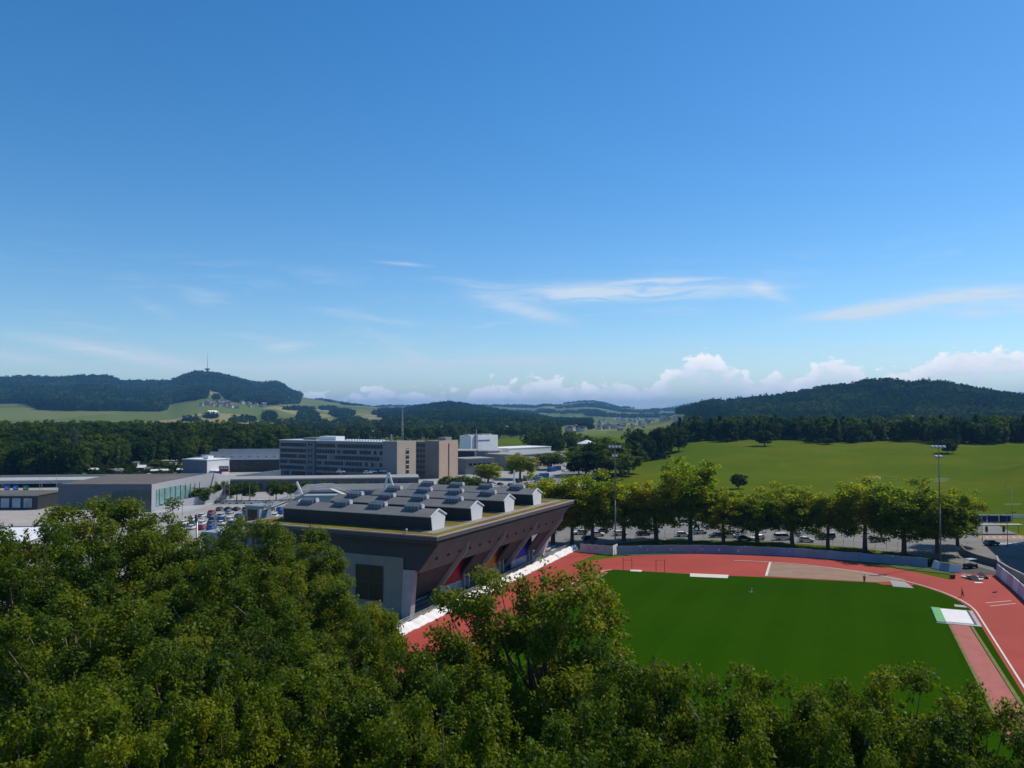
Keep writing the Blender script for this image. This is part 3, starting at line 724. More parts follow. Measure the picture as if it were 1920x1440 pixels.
wp0 = [True]*3
rr = random.Random(4)
def put_window(x, z, lo=(0,0,0)):
    k = 0 if rr.random() < .9 else (1 if rr.random() < .6 else 2)
    if wp0[k]: wp[k].location = (x, 0, z); wp0[k] = False
    else: child_copy(wp[k], ob, (x, 0, z))
for fl in range(6):
    z = 2.05 + 3.1*fl
    for i in range(24): put_window(10.4 + 1.9*i, z)
    for i in range(11): put_window(63.4 + 1.8*i, z)
for fl in range(6):
    for q in range(2): MB().box(57.2+q*1.9, 58.4+q*1.9, 1.003, 1.06, 2.6+3.1*fl, 4.0+3.1*fl).build('stair_window', glass_o, ob)
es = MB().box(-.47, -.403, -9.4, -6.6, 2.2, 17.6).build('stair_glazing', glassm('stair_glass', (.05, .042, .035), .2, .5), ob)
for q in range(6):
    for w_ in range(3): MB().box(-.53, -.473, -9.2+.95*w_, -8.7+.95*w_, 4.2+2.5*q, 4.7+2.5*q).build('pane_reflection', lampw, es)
MB().box(45, 57, -11, -4, OH-.1, OH+2.0).build('plant_room', white, ob)
MB().box(60, 70, -12, -5, OH-.1, OH+1.2).build('plant_room', greyb, ob)
MB().box(8, 8.8, -6, -5.2, OH+.2, OH+3.6).build('chimney', greyb, ob)
for q in range(14): MB().box(12.5+1.9*q, 13.4+1.9*q, -5.4, -4.2, OH-.1, OH+.75).build('roof_vent', white, ob)
an = MB()
for a_ in ((-.5,-.5),(.5,-.5),(.5,.5),(-.5,.5)): an.tube((3+a_[0], -8+a_[1], OH+.2), (3+a_[0]*.4, -8+a_[1]*.4, OH+17), .035, n=4)
for z in range(1, 17):
    f = 1-.6*z/17
    for a_, b_ in (((-.5,-.5),(.5,-.5)), ((.5,-.5),(.5,.5)), ((.5,.5),(-.5,.5)), ((-.5,.5),(-.5,-.5))): an.tube((3+a_[0]*f, -8+a_[1]*f, OH+z), (3+b_[0]*f, -8+b_[1]*f, OH+z+.9), .018, n=4)
an.tube((3, -8, OH+16), (3, -8, OH+20), .05, n=5); an.build('antenna_mast', metal, ob)
an = MB(); an.tube((26, -9, OH), (26, -9, OH+3.5), .05, n=5).tube((33, -9, OH), (33, -9, OH+2.5), .05, n=5); an.build('antenna', metal, ob)

o2 = thing('office_wing', 'narrow beige office wing with sunlit end standing just right of the long office block', 'office building', (-40.3, 441.2, 0), math.atan2(41.7, -71.8))
MB().box(0, 9.5, -18, 0, 0, 20.6).build('stair_wall', mat('brownish_render', (.22, .19, .175), .85, .08, .2), o2)
MB().box(9.503, 26, -17, -1.2, 0, 20.0).build('wall', mat('brown_wall', (.17, .15, .145), .8, .1, .3), o2)
MB().box(-.4, -.003, -18.2, .15, 0, 20.8).build('end_wall', pinkb, o2)
MB().box(-.46, -.403, -9.6, -8.5, 1, 19).build('stair_glazing', glassm('stair_glass', (.05, .042, .035), .2, .5), o2)
MB().box(1, 6, -14, -8, 20.6, 22.4).build('plant_room', concrete, o2)
w2 = MB().box(-.55, .55, -1.197, -1.1, 0, 1.5).build('window', glass_o, o2); w2.location = (10.8, 0, 2.2)
for fl in range(6):
    for i in range(7):
        if fl or i: child_copy(w2, o2, (10.8+2.1*i, 0, 2.2+3.0*fl))

# angular showroom
sh = thing('car_showroom', 'dark grey angular showroom with slanted glass front and light grey swept wall', 'showroom', (-128.0, 285.0, 0))
shw = mat('showroom_dark', (.10, .115, .145), .6, .1, .15); shl = mat('showroom_light', (.34, .35, .37), .6, .06, .2); teal = glassm('teal_glass', (.03, .075, .075), .06, .8); teal_l = glassm('teal_glass_light', (.17, .30, .30), .12, .7)
MB().prism([(-33, 0), (0, 0), (3.0, 46), (-38, 46)], 0, 10.2).build('wall', shw, sh)
MB().prism([(-32.5, .5), (-.3, .5), (2.5, 45.5), (-37.5, 45.5)], 10.203, 10.4).build('roof', mat('brown_roof', (.12, .105, .085), .9, .2, .1), sh)
gl = MB(); gl.add([(-17.5, -.06, .6), (-.05, -.06, .6), (-.05, -.06, 8.3), (-12.6, -.06, 8.3)], [(0,1,2,3)]); gp = gl.build('glass_front', teal, sh)
for q in range(7): MB().box(-13.6+2.2*q, -13.52+2.2*q, -.12, -.063, 4.0 if q == 0 else .6, 8.3).build('mullion', metal_d, gp)
MB().box(-15.5, -.1, -.11, -.063, 4.3, 4.42).build('transom', metal_d, gp)
MB().box(-9, -6.5, -.10, -.063, 1.0, 2.2).build('red_display', mat('sign_red', (.55, .03, .03), .5, .05, 2), gp)
sw = MB(); sw.add([(.12, 0, 0), (5.5, 62, 0), (5.6, 64, 8.6), (4.6, 46, 11.2), (.12, 0, 10.4)], [(0,1,2,3,4)]); 
sw.v = [(x+.05, y, z) for x, y, z in sw.v]; sw.build('swept_wall', shl, sh)
gl = MB(); gl.add([(.45, 3, 2.2), (3.2, 36, 2.6), (4.35, 49, 8.4), (.45, 3, 8.2)], [(0,1,2,3)]); gl.v = [(x+.1, y, z) for x, y, z in gl.v]
gs_ = gl.build('glass_band', teal_l, sh)
for q in range(9): f = (q+.5)/9; MB().box(.5+3.0*f, .68+3.0*f, 3+34*f, 3.2+34*f, 2.3, 8.3).build('mullion', metal_d, gs_)
MB().box(3.0, 3.4, 33, 36.5, 2.6, 5.8).build('red_display', mat('sign_red', (.55, .03, .03), .5, .05, 2), gs_)
# sweeping ramp wall in front
rp = MB(); rp.add([(-2, -26, 0), (11, 10, 0), (13, 46, 0), (12.5, 46, 6.0), (9, 34, 3.6), (-4, -6, 2.6), (-10, -24, 1.0)], [(0,1,2,3,4,5,6)]); rp.build('swept_ramp', shl, sh)
tg = thing('roof_sign', 'red and white sign above the right corner of the grey showroom', 'sign', (-119.5, 333, 10.9))
MB().tube((0, 0, -.2), (0, 0, .6), .08, n=6).build('post', metal, tg); MB().box(-2, 2, -.12, .12, .5, 1.8).build('red_panel', mat('sign_red', (.55, .03, .03), .5, .05, 2), tg); MB().box(-2.2, 2.2, -.14, .14, 1.83, 3.0).build('white_panel', white, tg)
bz = mat('sign_dark', (.04, .03, .03), .6, .1, 2)
for q in range(5): MB().box(-1.8+.75*q, -1.4+.75*q, -.19, -.145, 2.05, 2.75).build('letter_mark', bz, tg)

def simple_building(name, label, loc, rz, w, d, h, mw, mr, wins=(), over=.3, edge=None, cat='building'):
    t = thing(name, label, cat, (loc[0], loc[1], 0), rz)
    MB().box(-w, 0, 0, d, 0, h).build('wall', mw, t)
    rf = MB().box(-w-over, over, -over, d+over, h+.003, h+.35).build('roof', mr, t)
    if edge: MB().box(-w-over-.05, over+.05, -over-.08, -over-.003, h-.1, h+.45).build('roof_edge', edge, rf)
    for (x0, x1, z0, z1, n, m) in wins:
        st_ = (x1-x0)/n; pr = None
        for i in range(n):
            if pr is None: pr = MB().box(0, st_*.72, -.07, -.004, z0, z1).build('window', m, t); pr.location = (x0, 0, 0)
            else: child_copy(pr, t, (x0+st_*i, 0, 0))
    return t
x, y = G(75, 955); tb = simple_building('garage', 'low dark garage with pale glazed front at the far left edge', (x, y), 0, 42, 18, 5.2, clad_d, mat('brown_roof', (.12, .105, .085), .9, .2, .1), [(-22, -1, .8, 4.2, 5, glassm('pale_glass', (.30, .38, .46), .2, .5))], edge=metal)
x, y = G(50, 1012, 8); tb = simple_building('flat_roof_building', 'low building with a bright white flat roof at the left edge', (x, y), .12, 60, 22, 7.6, concrete, white, [(-40, -2, 3, 5.5, 10, glass_o)])
x, y = G(92, 985, 6.5); tb = simple_building('flat_roof_building', 'low building with a pale gravel roof behind the white roofed one', (x, y), .05, 70, 34, 6.2, concrete, mat('pale_gravel', (.33, .30, .27), .95, .14, .15), [(-40, -2, 3, 5, 10, glass_o)])
x, y = G(390, 893); wb = simple_building('white_building', 'small white flat-roofed building with shaded grey front at left', (x, y), -.5, 20, 16, 9.2, mat('white_wall', (.66, .66, .65), .7, .05, .3), white, [], edge=white)
MB().box(-20.1, -.02, -.12, -.075, .02, 9.1).build('shade_facade', clad_b, wb); MB().box(-8, -4, 4, 8, 9.55, 11.3).build('plant_room', white, wb); MB().box(-.9, 5, 2, 12, 3.0, 3.3).build('canopy', white, wb); MB().box(1.5, 4, 4, 7, .05, 2.9).build('blue_gate', mat('gate_blue', (.03, .12, .42), .5, .1, 1), wb)  # front panel coloured grey-blue for the shaded side of the white wall
x, y = G(527, 884); hb = simple_building('warehouse', 'long dark warehouse with stepped blue grey sawtooth roof left of the office block', (x, y), .12, 58, 30, 7.6, clad_d, clad_b, [(-50, -3, 2.4, 4.4, 9, glassm('dark_window', (.022, .018, .017), .3, .4))], edge=mat('roof_edge_pale', (.5, .52, .54), .5, .08, .5))
for k in range(3):
    MB().extr([(6+k*9, 7.96), (14.5+k*9, 7.96), (14.5+k*9, 9.4+k*1.3), (12.5+k*9, 10.3+k*1.3)], 'x', -50+k*3, 1).build('sawtooth_roof', clad_b, hb)
    for q in range(9): MB().box(-47+k*3+5.2*q, -45.6+k*3+5.2*q, 8.2+k*9, 8.4+k*9, 8.9+k*.6, 9.5+k*.8).build('roof_light', metal, hb)
rw_ = thing('retaining_wall', 'pale concrete ramp wall, coloured lighter as if sunlit, left of the office block base', 'wall', (-146, 424, 0), .28)
MB().add([(0, 0, 0), (23, 0, 0), (23, 0, 5.6), (0, 0, 3.0), (0, .6, 0), (23, .6, 0), (23, .6, 5.6), (0, .6, 3.0)], [(0,1,2,3),(4,5,6,7),(3,2,6,7),(0,1,5,4),(1,2,6,5),(3,0,4,7)]).build('wall_face', mat('sunlit_pale_wall', (.5, .48, .44), .85, .1, .2), rw_)  # pale wall, its colour lightened to look sunlit
MB().box(0, 23, -.5, -.1, 0, 1.0).build('plinth', concrete, rw_)
dk = simple_building('parking_deck', 'long low dark parking deck with pale roof edge in front of the office block', (-44, 378), .16, 98, 18, 5.4, mat('deck_grey', (.10, .105, .115), .8, .12, .2), pave, [(-95, -3, 1.4, 3.8, 14, clad_d)], edge=concrete_l)
# hall with white masts behind the stand
hl = simple_building('sports_hall', 'blue grey flat sports hall with white leaning masts behind the grandstand', (-26, 243), .12, 38, 22, 12.2, clad_b, roofgrey, [(-26, -4, 8, 11, 6, clad_d)], edge=metal)
MB().box(-37.8, -25, -6, -.35, 0, 11.6).build('entrance_block', mat('pale_cladding', (.27, .31, .34), .6, .08, .2), hl)
for pts in (((-12.5, 3, 12.5), (-11.4, 3.2, 17.4)), ((-9.9, 3, 12.5), (-11.2, 3.2, 17.4))): MB().tube(*pts, .42, .28, 8).build('mast', white, hl)
MB().tube((-36.2, -3, 11.6), (-37.8, -3, 15.4), .45, .3, 8).build('mast', white, hl)
x, y = G(960, 918, 8); 
t = thing('white_mast', 'white leaning mast beside the street above the last roof monitor', 'mast', (x, y, 0)); MB().tube((0, 0, 0), (.9, 0, 15), .4, .3, 8).build('pole', white, t); MB().tube((-.6, 0, 0), (.7, 0, 13), .12, .1, 6).build('stay', metal, t)
# stair tower and gangway at the left end of the stand roof
def gl_(a, b): 
    return (GO[0] + a*math.sin(GA) - b*math.cos(GA), GO[1] + a*math.cos(GA) + b*math.sin(GA))
x, y = gl_(11, 48.5); stt = thing('stair_tower', 'grey blue stair tower with railed gangway beside the grandstand roof', 'stair tower', (x, y, 0), -GA)
MB().box(-2.3, 1.2, -1.5, 2.0, 0, 16.4).build('wall', mat('pale_cladding', (.27, .31, .34), .6, .08, .2), stt); MB().box(-2.5, 1.4, -1.7, 2.2, 16.403, 16.65).build('roof', metal, stt)
MB().box(-1.8, .6, -1.58, -1.503, 11.8, 15.8).build('window', glassm('dark_window', (.022, .018, .017), .3, .4), stt)
MB().box(-12, -2.35, -4, 5, 9.8, 11.0).build('annex_roof', mat('pale_cladding', (.27, .31, .34), .6, .08, .2), stt); MB().box(-11.5, -2.4, -3.7, 4.6, 0, 9.79).build('annex_wall', facade_l, stt); MB().box(-7, -6, -1, .2, 11.003, 12.2).build('roof_unit', metal_d, stt)
gw = MB(); path = [(1.2, .3, 15.6), (4.5, 3.5, 17.2), (6.8, 8.5, 19.3), (8.5, 12, 19.3), (10.5, 16.5, 17.2)]
for off in (-.6, .6):
    for dz_ in (0, .5, 1.05):
        for a, b in zip(path[:-1], path[1:]): gw.tube((a[0], a[1]+off, a[2]+dz_), (b[0], b[1]+off, b[2]+dz_), .06, n=5)
    for a in path: gw.tube((a[0], a[1]+off, a[2]-.2), (a[0], a[1]+off, a[2]+1.1), .05, n=5)
for a, b in zip(path[:-1], path[1:]):
    gw.add([(a[0], a[1]-.6, a[2]-.05), (b[0], b[1]-.6, b[2]-.05), (b[0], b[1]+.6, b[2]-.05), (a[0], a[1]+.6, a[2]-.05)], [(0,1,2,3)])
gw.build('gangway', mat('pale_metal', (.5, .51, .52), .45, .08, 2), stt)
for k in range(4):
    hp = MB(); hp.tube((10.2+.5*k, -4.6+.1*k, 14.9), (10.2+.5*k, -4.4, 16.2+.3*k), .14, n=7).tube((10.2+.5*k, -4.4, 16.2+.3*k), (9.0+.6*k, 0, 17.4+.3*k), .14, n=7); hp.build('duct', mat('pale_metal', (.5, .51, .52), .45, .08, 2), stt)

# buildings beyond the office block
cubem = mat('cube_white', (.70, .71, .70), .6, .04, .2)
x, y = G(893, 866); wc = thing('white_cube_building', 'tall white cubic building with blue stripe beyond the office wing', 'building', (x, y, 0), .92)
MB().box(-6, 26, 0, 11, 0, 19.6).build('wall', cubem, wc)
MB().box(-2, 16, -.12, -.004, 15.2, 16.3).build('stripe', mat('stripe_blue', (.10, .16, .42), .5, .05, 1), wc); MB().box(-1.8, .6, -1.2, -.13, 0, 20.6).build('duct_shaft', concrete, wc)
MB().tube((-.6, -.7, 20.5), (-.6, -.7, 24), .35, .3, 8).build('chimney', metal, wc)
for q in range(4): MB().box(-4+8*q, -1+8*q, 4, 8, 19.603, 20.6).build('roof_unit', metal, wc)
MB().box(-5.8, 8, -16, -1.3, 0, 8.5).build('annex', clad_b, wc); 
x, y = G(950, 864); simple_building('white_hall', 'long low white hall right of the white cube', (x+36, y+45), .85, 52, 25, 9, cubem, white)
x, y = G(890, 893); db = simple_building('black_showroom', 'black boxy showroom between the office wing and the grey low building', (x-2, y+40), -.02, 34, 26, 12.5, clad_d, mat('pale_gravel', (.33, .30, .27), .95, .14, .15), [(-22, -6, 7.6, 9, 1, mat('showroom_print', (.09, .08, .11), .6, .2, .6))], edge=concrete)
tri = MB(); tri.tube((-20, -.4, 0), (-18, -.4, 7), .35, n=5).tube((-16, -.4, 0), (-18, -.4, 7), .35, n=5).tube((-19.3, -.4, 2.3), (-16.7, -.4, 2.3), .3, n=5); tri.build('frame_emblem', concrete_l, db)
x, y = G(925, 893); lb = simple_building('low_office', 'low pale grey office with dark window band beside the street', (x, y+25), .62, 20, 16, 9.0, mat('grey_render', (.21, .205, .215), .85, .08, .2), concrete, [(-18, -2, 5, 6.5, 5, glass_o)], edge=concrete_l)
lw = simple_building('low_office', 'long low grey wing with ribbon windows and flat concrete roof behind the street trees', (x+47, y+95), .98, 58, 26, 9.6, mat('beige_render', (.40, .33, .27), .85, .08, .25), concrete, [(-56, -2, 5.6, 7.2, 12, glass_o), (-56, -2, 1.6, 3.4, 12, glass_o)], edge=concrete_l)
x, y = G(1100, 833); mq = thing('marquee_roof', 'shallow white tent roof above the dark trees in the valley', 'tent', (x*.72, y*.72, 0))
MB().tube((0, 0, 10), (0, 0, 10.6), 8.4, 8.4, 12).build('eaves', white, mq); MB().tube((0, 0, 10.603), (0, 0, 13.6), 8.6, .4, 12).build('tent_roof', white, mq); MB().tube((0, 0, 0), (0, 0, 9.99), 7.8, 7.8, 12).build('wall', concrete, mq)
# containers and site fence along the street
cblue = mat('container_blue', (.02, .10, .30), .5, .15, .8)
k = 0
for (px, py, m, nm) in ((990, 901, mat('container_grey', (.22, .25, .29), .5, .15, .8), 'grey'), (1006, 899, cblue, 'blue'), (1020, 896, cblue, 'blue'), (1034, 884, cblue, 'blue'), (1044, 882, cblue, 'blue')):
    x, y = G(px, py); t = thing('container', ORD[k] + ' shipping container from the left along the street, ' + nm, 'container', (x, y, 0), .9, 'containers along the street')
    MB().box(-3, 3, -1.2, 1.2, .15, 2.75).build('body', m, t)
    for q in range(12): MB().box(-2.9+.5*q, -2.68+.5*q, -1.26, -1.203, .3, 2.6).build('rib', m, t)
    MB().box(-2.95, -2.75, -1.1, 1.1, 0, .146).build('skid', metal_d, t); MB().box(2.75, 2.95, -1.1, 1.1, 0, .146).build('skid', metal_d, t); k += 1
# motorway viaduct at far left with signs, pylon
mw = thing('motorway_viaduct', 'pale concrete motorway viaduct crossing in front of the left forest', 'viaduct', (-330, 372, 0), .14)
MB().box(-120, 175, 0, 30, 1.9, 2.9).build('deck', concrete_l, mw); MB().box(-120, 175, -.35, -.003, 1.9, 3.6).build('parapet', concrete_l, mw); MB().box(-120, 175, 30.003, 30.35, 1.9, 4.0).build('parapet', concrete_l, mw)
for q in range(12): MB().box(-115+25*q, -113.4+25*q, 3, 11, 0, 1.897).build('pier', concrete, mw)
sgb = mat('sign_blue', (.02, .12, .52), .4, .05, 1); sgg = mat('sign_green', (.01, .20, .09), .4, .05, 1)
for i, (px, m, nm) in enumerate(((17, sgb, 'left blue'), (33, sgb, 'right blue'), (52, sgg, 'green'))):
    x, y = G(px, 938); t = thing('road_sign', nm + ' motorway direction sign below the viaduct', 'road sign', (x, y, 0))
    MB().box(-1.1, 1.1, -.06, .06, 4.0, 6.2).build('panel', m, t); MB().box(-.8, .7, -.10, -.063, 4.9, 5.1).build('legend', white, t); MB().box(-.8, .3, -.10, -.063, 5.4, 5.6).build('legend', white, t)
    for q in (-.7, .7): MB().tube((q, .1, 0), (q, .1, 6.1), .07, n=6).build('post', metal, t)
x, y = G(143, 894); py_ = thing('power_pylon', 'lattice power pylon standing in front of the dark left forest', 'pylon', (x, y, 0))
lt = MB(); Hp = 27.0; cs = ((-1,-1),(1,-1),(1,1),(-1,1))
def wd_(z): return 2.2*(1-z/Hp)+.35
for c in cs: lt.tube((c[0]*wd_(0), c[1]*wd_(0), 0), (c[0]*.35, c[1]*.35, Hp), .1, n=4)
zz = [0, 4, 7.5, 10.5, 13, 15.3, 17.4, 19.3, 21, 22.6, 24, 25.4, 27]
for z0, z1 in zip(zz[:-1], zz[1:]):
    for i in range(4):
        a, b = cs[i], cs[(i+1) % 4]; w0, w1 = wd_(z0), wd_(z1)
        lt.tube((a[0]*w0, a[1]*w0, z0), (b[0]*w1, b[1]*w1, z1), .06, n=4); lt.tube((b[0]*w0, b[1]*w0, z0), (a[0]*w1, a[1]*w1, z1), .06, n=4)
lt.build('lattice', metal_d, py_)
for z, w in ((18.5, 6.5), (22, 5.2), (25, 4)): MB().tube((-w, 0, z), (w, 0, z), .12, n=5).tube((-w, 0, z), (0, 0, z+1.2), .06, n=4).tube((w, 0, z), (0, 0, z+1.2), .06, n=4).build('crossarm', metal_d, py_)
cb = MB()
for z, w in ((18.3, 6.4), (21.8, 5.1), (24.8, 3.9)):
    for sg in (-1, 1):
        pr = (sg*w, 0, z)
        for q in range(1, 9):
            f = q/8; nx = (sg*w - 190*f, -20*f, z - 9*4*f*(1-f)); cb.tube(pr, nx, .035, n=3, cap=False); pr = nx
cb.build('cable', metal_d, py_)
yf = thing('feather_flag', 'yellow feather flag beside the showroom forecourt', 'flag', (*G(405, 937), 0)); MB().tube((0, 0, 0), (0, 0, 7.8), .06, n=6).build('pole', metal, yf)
MB().prism([(.05, 0), (1.1, .05), (1.1, .1), (.05, .05)], 1.6, 7.6).build('cloth', mat('flag_yellow', (.72, .66, .03), .6, .08, 1), yf)
# big arena off to the right whose shadow falls on the road
ar = thing('arena', 'huge arena outside the right edge that shades the road', 'stadium', (*S(60, 50), 0), SR)
MB().box(0, 70, 0, 209, 0, 29).build('wall', concrete, ar); MB().box(-2, 72, -2, 211, 29.003, 30.5).build('roof', metal, ar)
for q in range(16): MB().box(-.12, -.003, 3+12.6*q, 12+12.6*q, 6, 24).build('glass_bay', glass_o, ar)
# radio tower on the hill top
a_ = math.atan((388-960)/1500); rt_d = 5950; x = rt_d*math.sin(a_); y = rt_d*math.cos(a_); zt = float(height(x, y))
rt = thing('radio_tower', 'slim radio tower with platform on top of the wooded left hill', 'radio tower', (x, y, zt))
MB().tube((0, 0, 0), (0, 0, 52), 7.5, 6.5, 10).build('shaft', concrete_d, rt); MB().tube((0, 0, 44), (0, 0, 54), 15, 17, 12).build('platform', concrete_d, rt)
MB().tube((0, 0, 44), (0, 0, 110), 1.7, 1.3, 8).tube((0, 0, 110), (0, 0, 172), 1.1, .5, 8).build('antenna', metal, rt)
# ------------------------------------------------------------------ cars
tyre = rubber; carglass = glassm('car_glass', (.02, .022, .026), .08, .6)
paints = {'white': (.72, .72, .72), 'silver': (.38, .39, .40), 'black': (.018, .018, .02), 'dark blue': (.02, .04, .12), 'red': (.40, .02, .02), 'grey': (.13, .135, .14), 'blue': (.03, .10, .38)}
CARP = {}
def car_proto(kind, colr):
    key = (kind, colr)
    if key in CARP: return CARP[key]
    pm = mat('paint_' + colr.replace(' ', '_'), paints[colr], .3, .05, .8, spec=.5)
    t = thing('parked_car', 'car', 'car', (0, 0, -50))
    if kind == 'car':
        MB().extr([(-2.1, .32), (2.05, .30), (2.16, .55), (2.05, .78), (1.05, .96), (-1.75, 1.0), (-2.12, .92), (-2.18, .6)], 'y', -.88, .88).build('body', pm, t, bevel=.09)
        b0, b1, h = (-1.95, 1.0), (-1.5, .25), 1.46
    else:
        MB().extr([(-2.45, .36), (2.35, .34), (2.48, .6), (2.4, .95), (1.6, 1.18), (-2.45, 1.2), (-2.5, .7)], 'y', -.95, .95).build('body', pm, t, bevel=.1)
        b0, b1, h = (-2.42, 1.55), (-2.3, .75), 1.92
    z0 = .97 if kind == 'car' else 1.17; wy0 = .84 if kind == 'car' else .92; wy1 = .64 if kind == 'car' else .8
    fr_ = lambda xs0, y0, za, xs1, y1, zb: ([(xs0[0], -y0, za), (xs0[1], -y0, za), (xs0[1], y0, za), (xs0[0], y0, za), (xs1[0], -y1, zb), (xs1[1], -y1, zb), (xs1[1], y1, zb), (xs1[0], y1, zb)], [(0,3,2,1),(4,5,6,7),(0,1,5,4),(1,2,6,5),(2,3,7,6),(3,0,4,7)])
    g = MB(); g.add(*fr_(b0, wy0, z0, b1, wy1, h-.06)); g.build('window_glass', carglass, t)
    g = MB(); g.add(*fr_(b1, wy1+.02, h-.06, (b1[0]+.12, b1[1]-.1), wy1-.06, h)); g.build('roof', pm, t, bevel=.02)
    L = 1.32 if kind == 'car' else 1.5; w = .84 if kind == 'car' else .9
    for sx in (-L, L):
        for sy in (-1, 1): MB().tube((sx, sy*(w-.18), .32), (sx, sy*(w+.06), .32), .32, n=10).build('wheel', tyre, t)
    for sy in (-.62, .62): MB().box(2.08 if kind == 'car' else 2.4, 2.17 if kind == 'car' else 2.49, sy-.16, sy+.16, .62, .76).build('headlight', lampw, t)
    CARP[key] = [t, True]
    return CARP[key]
def car(x, y, rz, kind, colr, label, group=None, z=.06):
    e = car_proto(kind, colr); 
    if e[1]:
        e[1] = False; t = e[0]; t.location = (x, y, z); t.rotation_euler = (0, 0, rz); t['label'] = label
        if group: t['group'] = group
        return t
    return dup(e[0], (x, y, z), rz, label, group)
row = [(1087,1001,'car','white'),(1104,1012,'car','black'),(1119,1004,'car','white'),(1127,998,'car','grey'),(1161,1003,'car','white'),(1205,1003,'car','black'),(1222,999,'car','silver'),(1279,1005,'car','white'),
       (1341,1006,'car','black'),(1366,1007,'car','white'),(1392,1012,'car','grey'),(1417,1011,'car','white'),(1465,1011,'van','white'),(1508,1015,'car','white'),(1545,1010,'van','black'),(1310,1000,'car','silver'),(1640,1015,'car','silver')]
for i, (px, py, k_, c_) in enumerate(sorted(row)):
    x, y = G(px, py); car(x, y, .12 + .25*math.sin(i*1.7) + (math.pi if i % 3 == 0 else 0), k_, c_, f'{c_} {k_} behind the plane trees, {ORD[i]} vehicle from the left', 'vehicles in the car park behind the plane trees')
x, y = G(1853, 1021); car(x, y, .35, 'car', 'grey', 'grey car standing at the edge of the big shadow on the road')
# crowded dealer yard between showroom and stand
rr = random.Random(8); cols = ['white', 'white', 'silver', 'black', 'dark blue', 'grey', 'blue', 'red', 'white', 'grey']
yard = []
for r_ in range(6):
    y0 = 246 + r_*9.5
    for c_ in range(9):
        x0 = -104 + c_*3.1 + r_*1.2 - (y0-246)*.18
        if rr.random() < .12: continue
        co = rr.choice(cols); yard.append((x0 + rr.uniform(-.2, .2), y0 + rr.uniform(-.3, .3), co))
for (x, y, co) in yard: car(x, y, math.pi/2 + rr.uniform(-.12, .12), 'car', co, f'{co} car in the crowded yard right of the grey showroom', 'cars in the dealer yard')
for i in range(8):
    co = rr.choice(['white', 'white', 'silver', 'grey']); px = 414 + i*13.2; x, y = G(px, 944 - .1*i); car(x, y, .2 + rr.uniform(-.2, .2), 'car', co, f'{co} car in the line below the young street trees, number {ORD[i]} from left', 'vehicles below the young street trees')
st = [(905,913,'black'),(915,916,'grey'),(923,908,'silver'),(930,914,'white'),(938,910,'black'),(945,917,'silver'),(958,911,'grey'),(973,905,'black'),(980,902,'black'),(992,908,'white'),(935,918,'black'),(1008,905,'silver'),(1015,899,'white'),(1024,894,'white'),(896,916,'white'),(1058,884,'white'),(1066,880,'silver')]
for i, (px, py, co) in enumerate(sorted(st)):
    x, y = G(px, py); car(x, y, .95 + rr.uniform(-.15, .15), 'car', co, f'{co} car on the street beside the containers, {ORD[i]} from the left', 'cars on the street beside the containers', z=.085)
for i, (px, py) in enumerate(((835,902),(858,905),(720,906),(700,907),(640,908),(690,910))):
    x, y = G(px, py); car(x, y, .2, 'car', 'white', f'{ORD[i]} white car parked near the foot of the office block', 'cars near the office block', z=.06 if i < 2 else 5.8)

# ------------------------------------------------------------------ small things on the sports ground
skin = mat('skin', (.45, .27, .19), .6, .05, 4); hairm = mat('hair', (.04, .025, .015), .7, .2, 8)
def skinmesh(name, joints, edges, m, parent):
    me = bpy.data.meshes.new(name); me.from_pydata([j[:3] for j in joints], edges, []); o = link(name, me, parent); me.materials.append(m)
    sm = o.modifiers.new('skin', 'SKIN'); 
    for v, j in zip(me.skin_vertices[0].data, joints): v.radius = (j[3], j[4] if len(j) > 4 else j[3])
    me.skin_vertices[0].data[0].use_root = True
    o.modifiers.new('sub', 'SUBSURF').levels = 1; o.modifiers['sub'].render_levels = 2
    return o
def person(x, y, rz, label, shirt, trousers, stride=.12, lean=.0, z=.1):
    t = thing('person', label, 'person', (x, y, z), rz, 'people on the sports ground')
    L = lean
    J = [(0,0,.95,.14,.10),(L*.3,0,1.2,.13,.09),(L*.6,0,1.42,.15,.09),(L*.7,0,1.52,.055,.055),(L*.8+.02,0,1.60,.075,.085),(L*.8+.02,0,1.72,.07,.08),
         (L*.6,.19,1.40,.055),( L*.5-.05,.25,1.12,.042),(L*.5+.08,.24,.88,.034),(L*.5+.11,.235,.80,.036),(L*.6,-.19,1.40,.055),(L*.5+.03,-.25,1.12,.042),(L*.5+.16,-.22,.90,.034),(L*.5+.2,-.21,.82,.036),
         (0,.09,.88,.088),(stride,.10,.48,.062),(stride*1.1-.04,.10,.09,.045),(stride*1.1+.13,.10,.035,.04),(0,-.09,.88,.088),(-stride*.6,-.10,.48,.062),(-stride*1.8,-.10,.10,.045),(-stride*1.8+.16,-.10,.035,.04)]
    E_ = [(0,1),(1,2),(2,3),(3,4),(4,5),(2,6),(6,7),(7,8),(8,9),(2,10),(10,11),(11,12),(12,13),(0,14),(14,15),(15,16),(16,17),(0,18),(18,19),(19,20),(20,21)]
    skinmesh('body', J, E_, skin, t)
    k = lambda i, e: (*J[i][:3], J[i][3]+e, (J[i][4] if len(J[i]) > 4 else J[i][3])+e)
    skinmesh('shirt', [k(1,.03), k(0,.025), k(2,.025), k(6,.025), k(7,.02), k(10,.025), k(11,.02)], [(0,1),(0,2),(2,3),(3,4),(2,5),(5,6)], shirt, t)
    skinmesh('trousers', [k(0,.022), k(14,.02), k(15,.025), k(16,.02), k(18,.02), k(19,.025), k(20,.02)], [(0,1),(1,2),(2,3),(0,4),(4,5),(5,6)], trousers, t)
    h = MB(); h.tube((L*.8+.0, 0, 1.66), (L*.8, 0, 1.80), .092, .06, 10); h.build('hair', hairm, t, smooth=True)
    return t
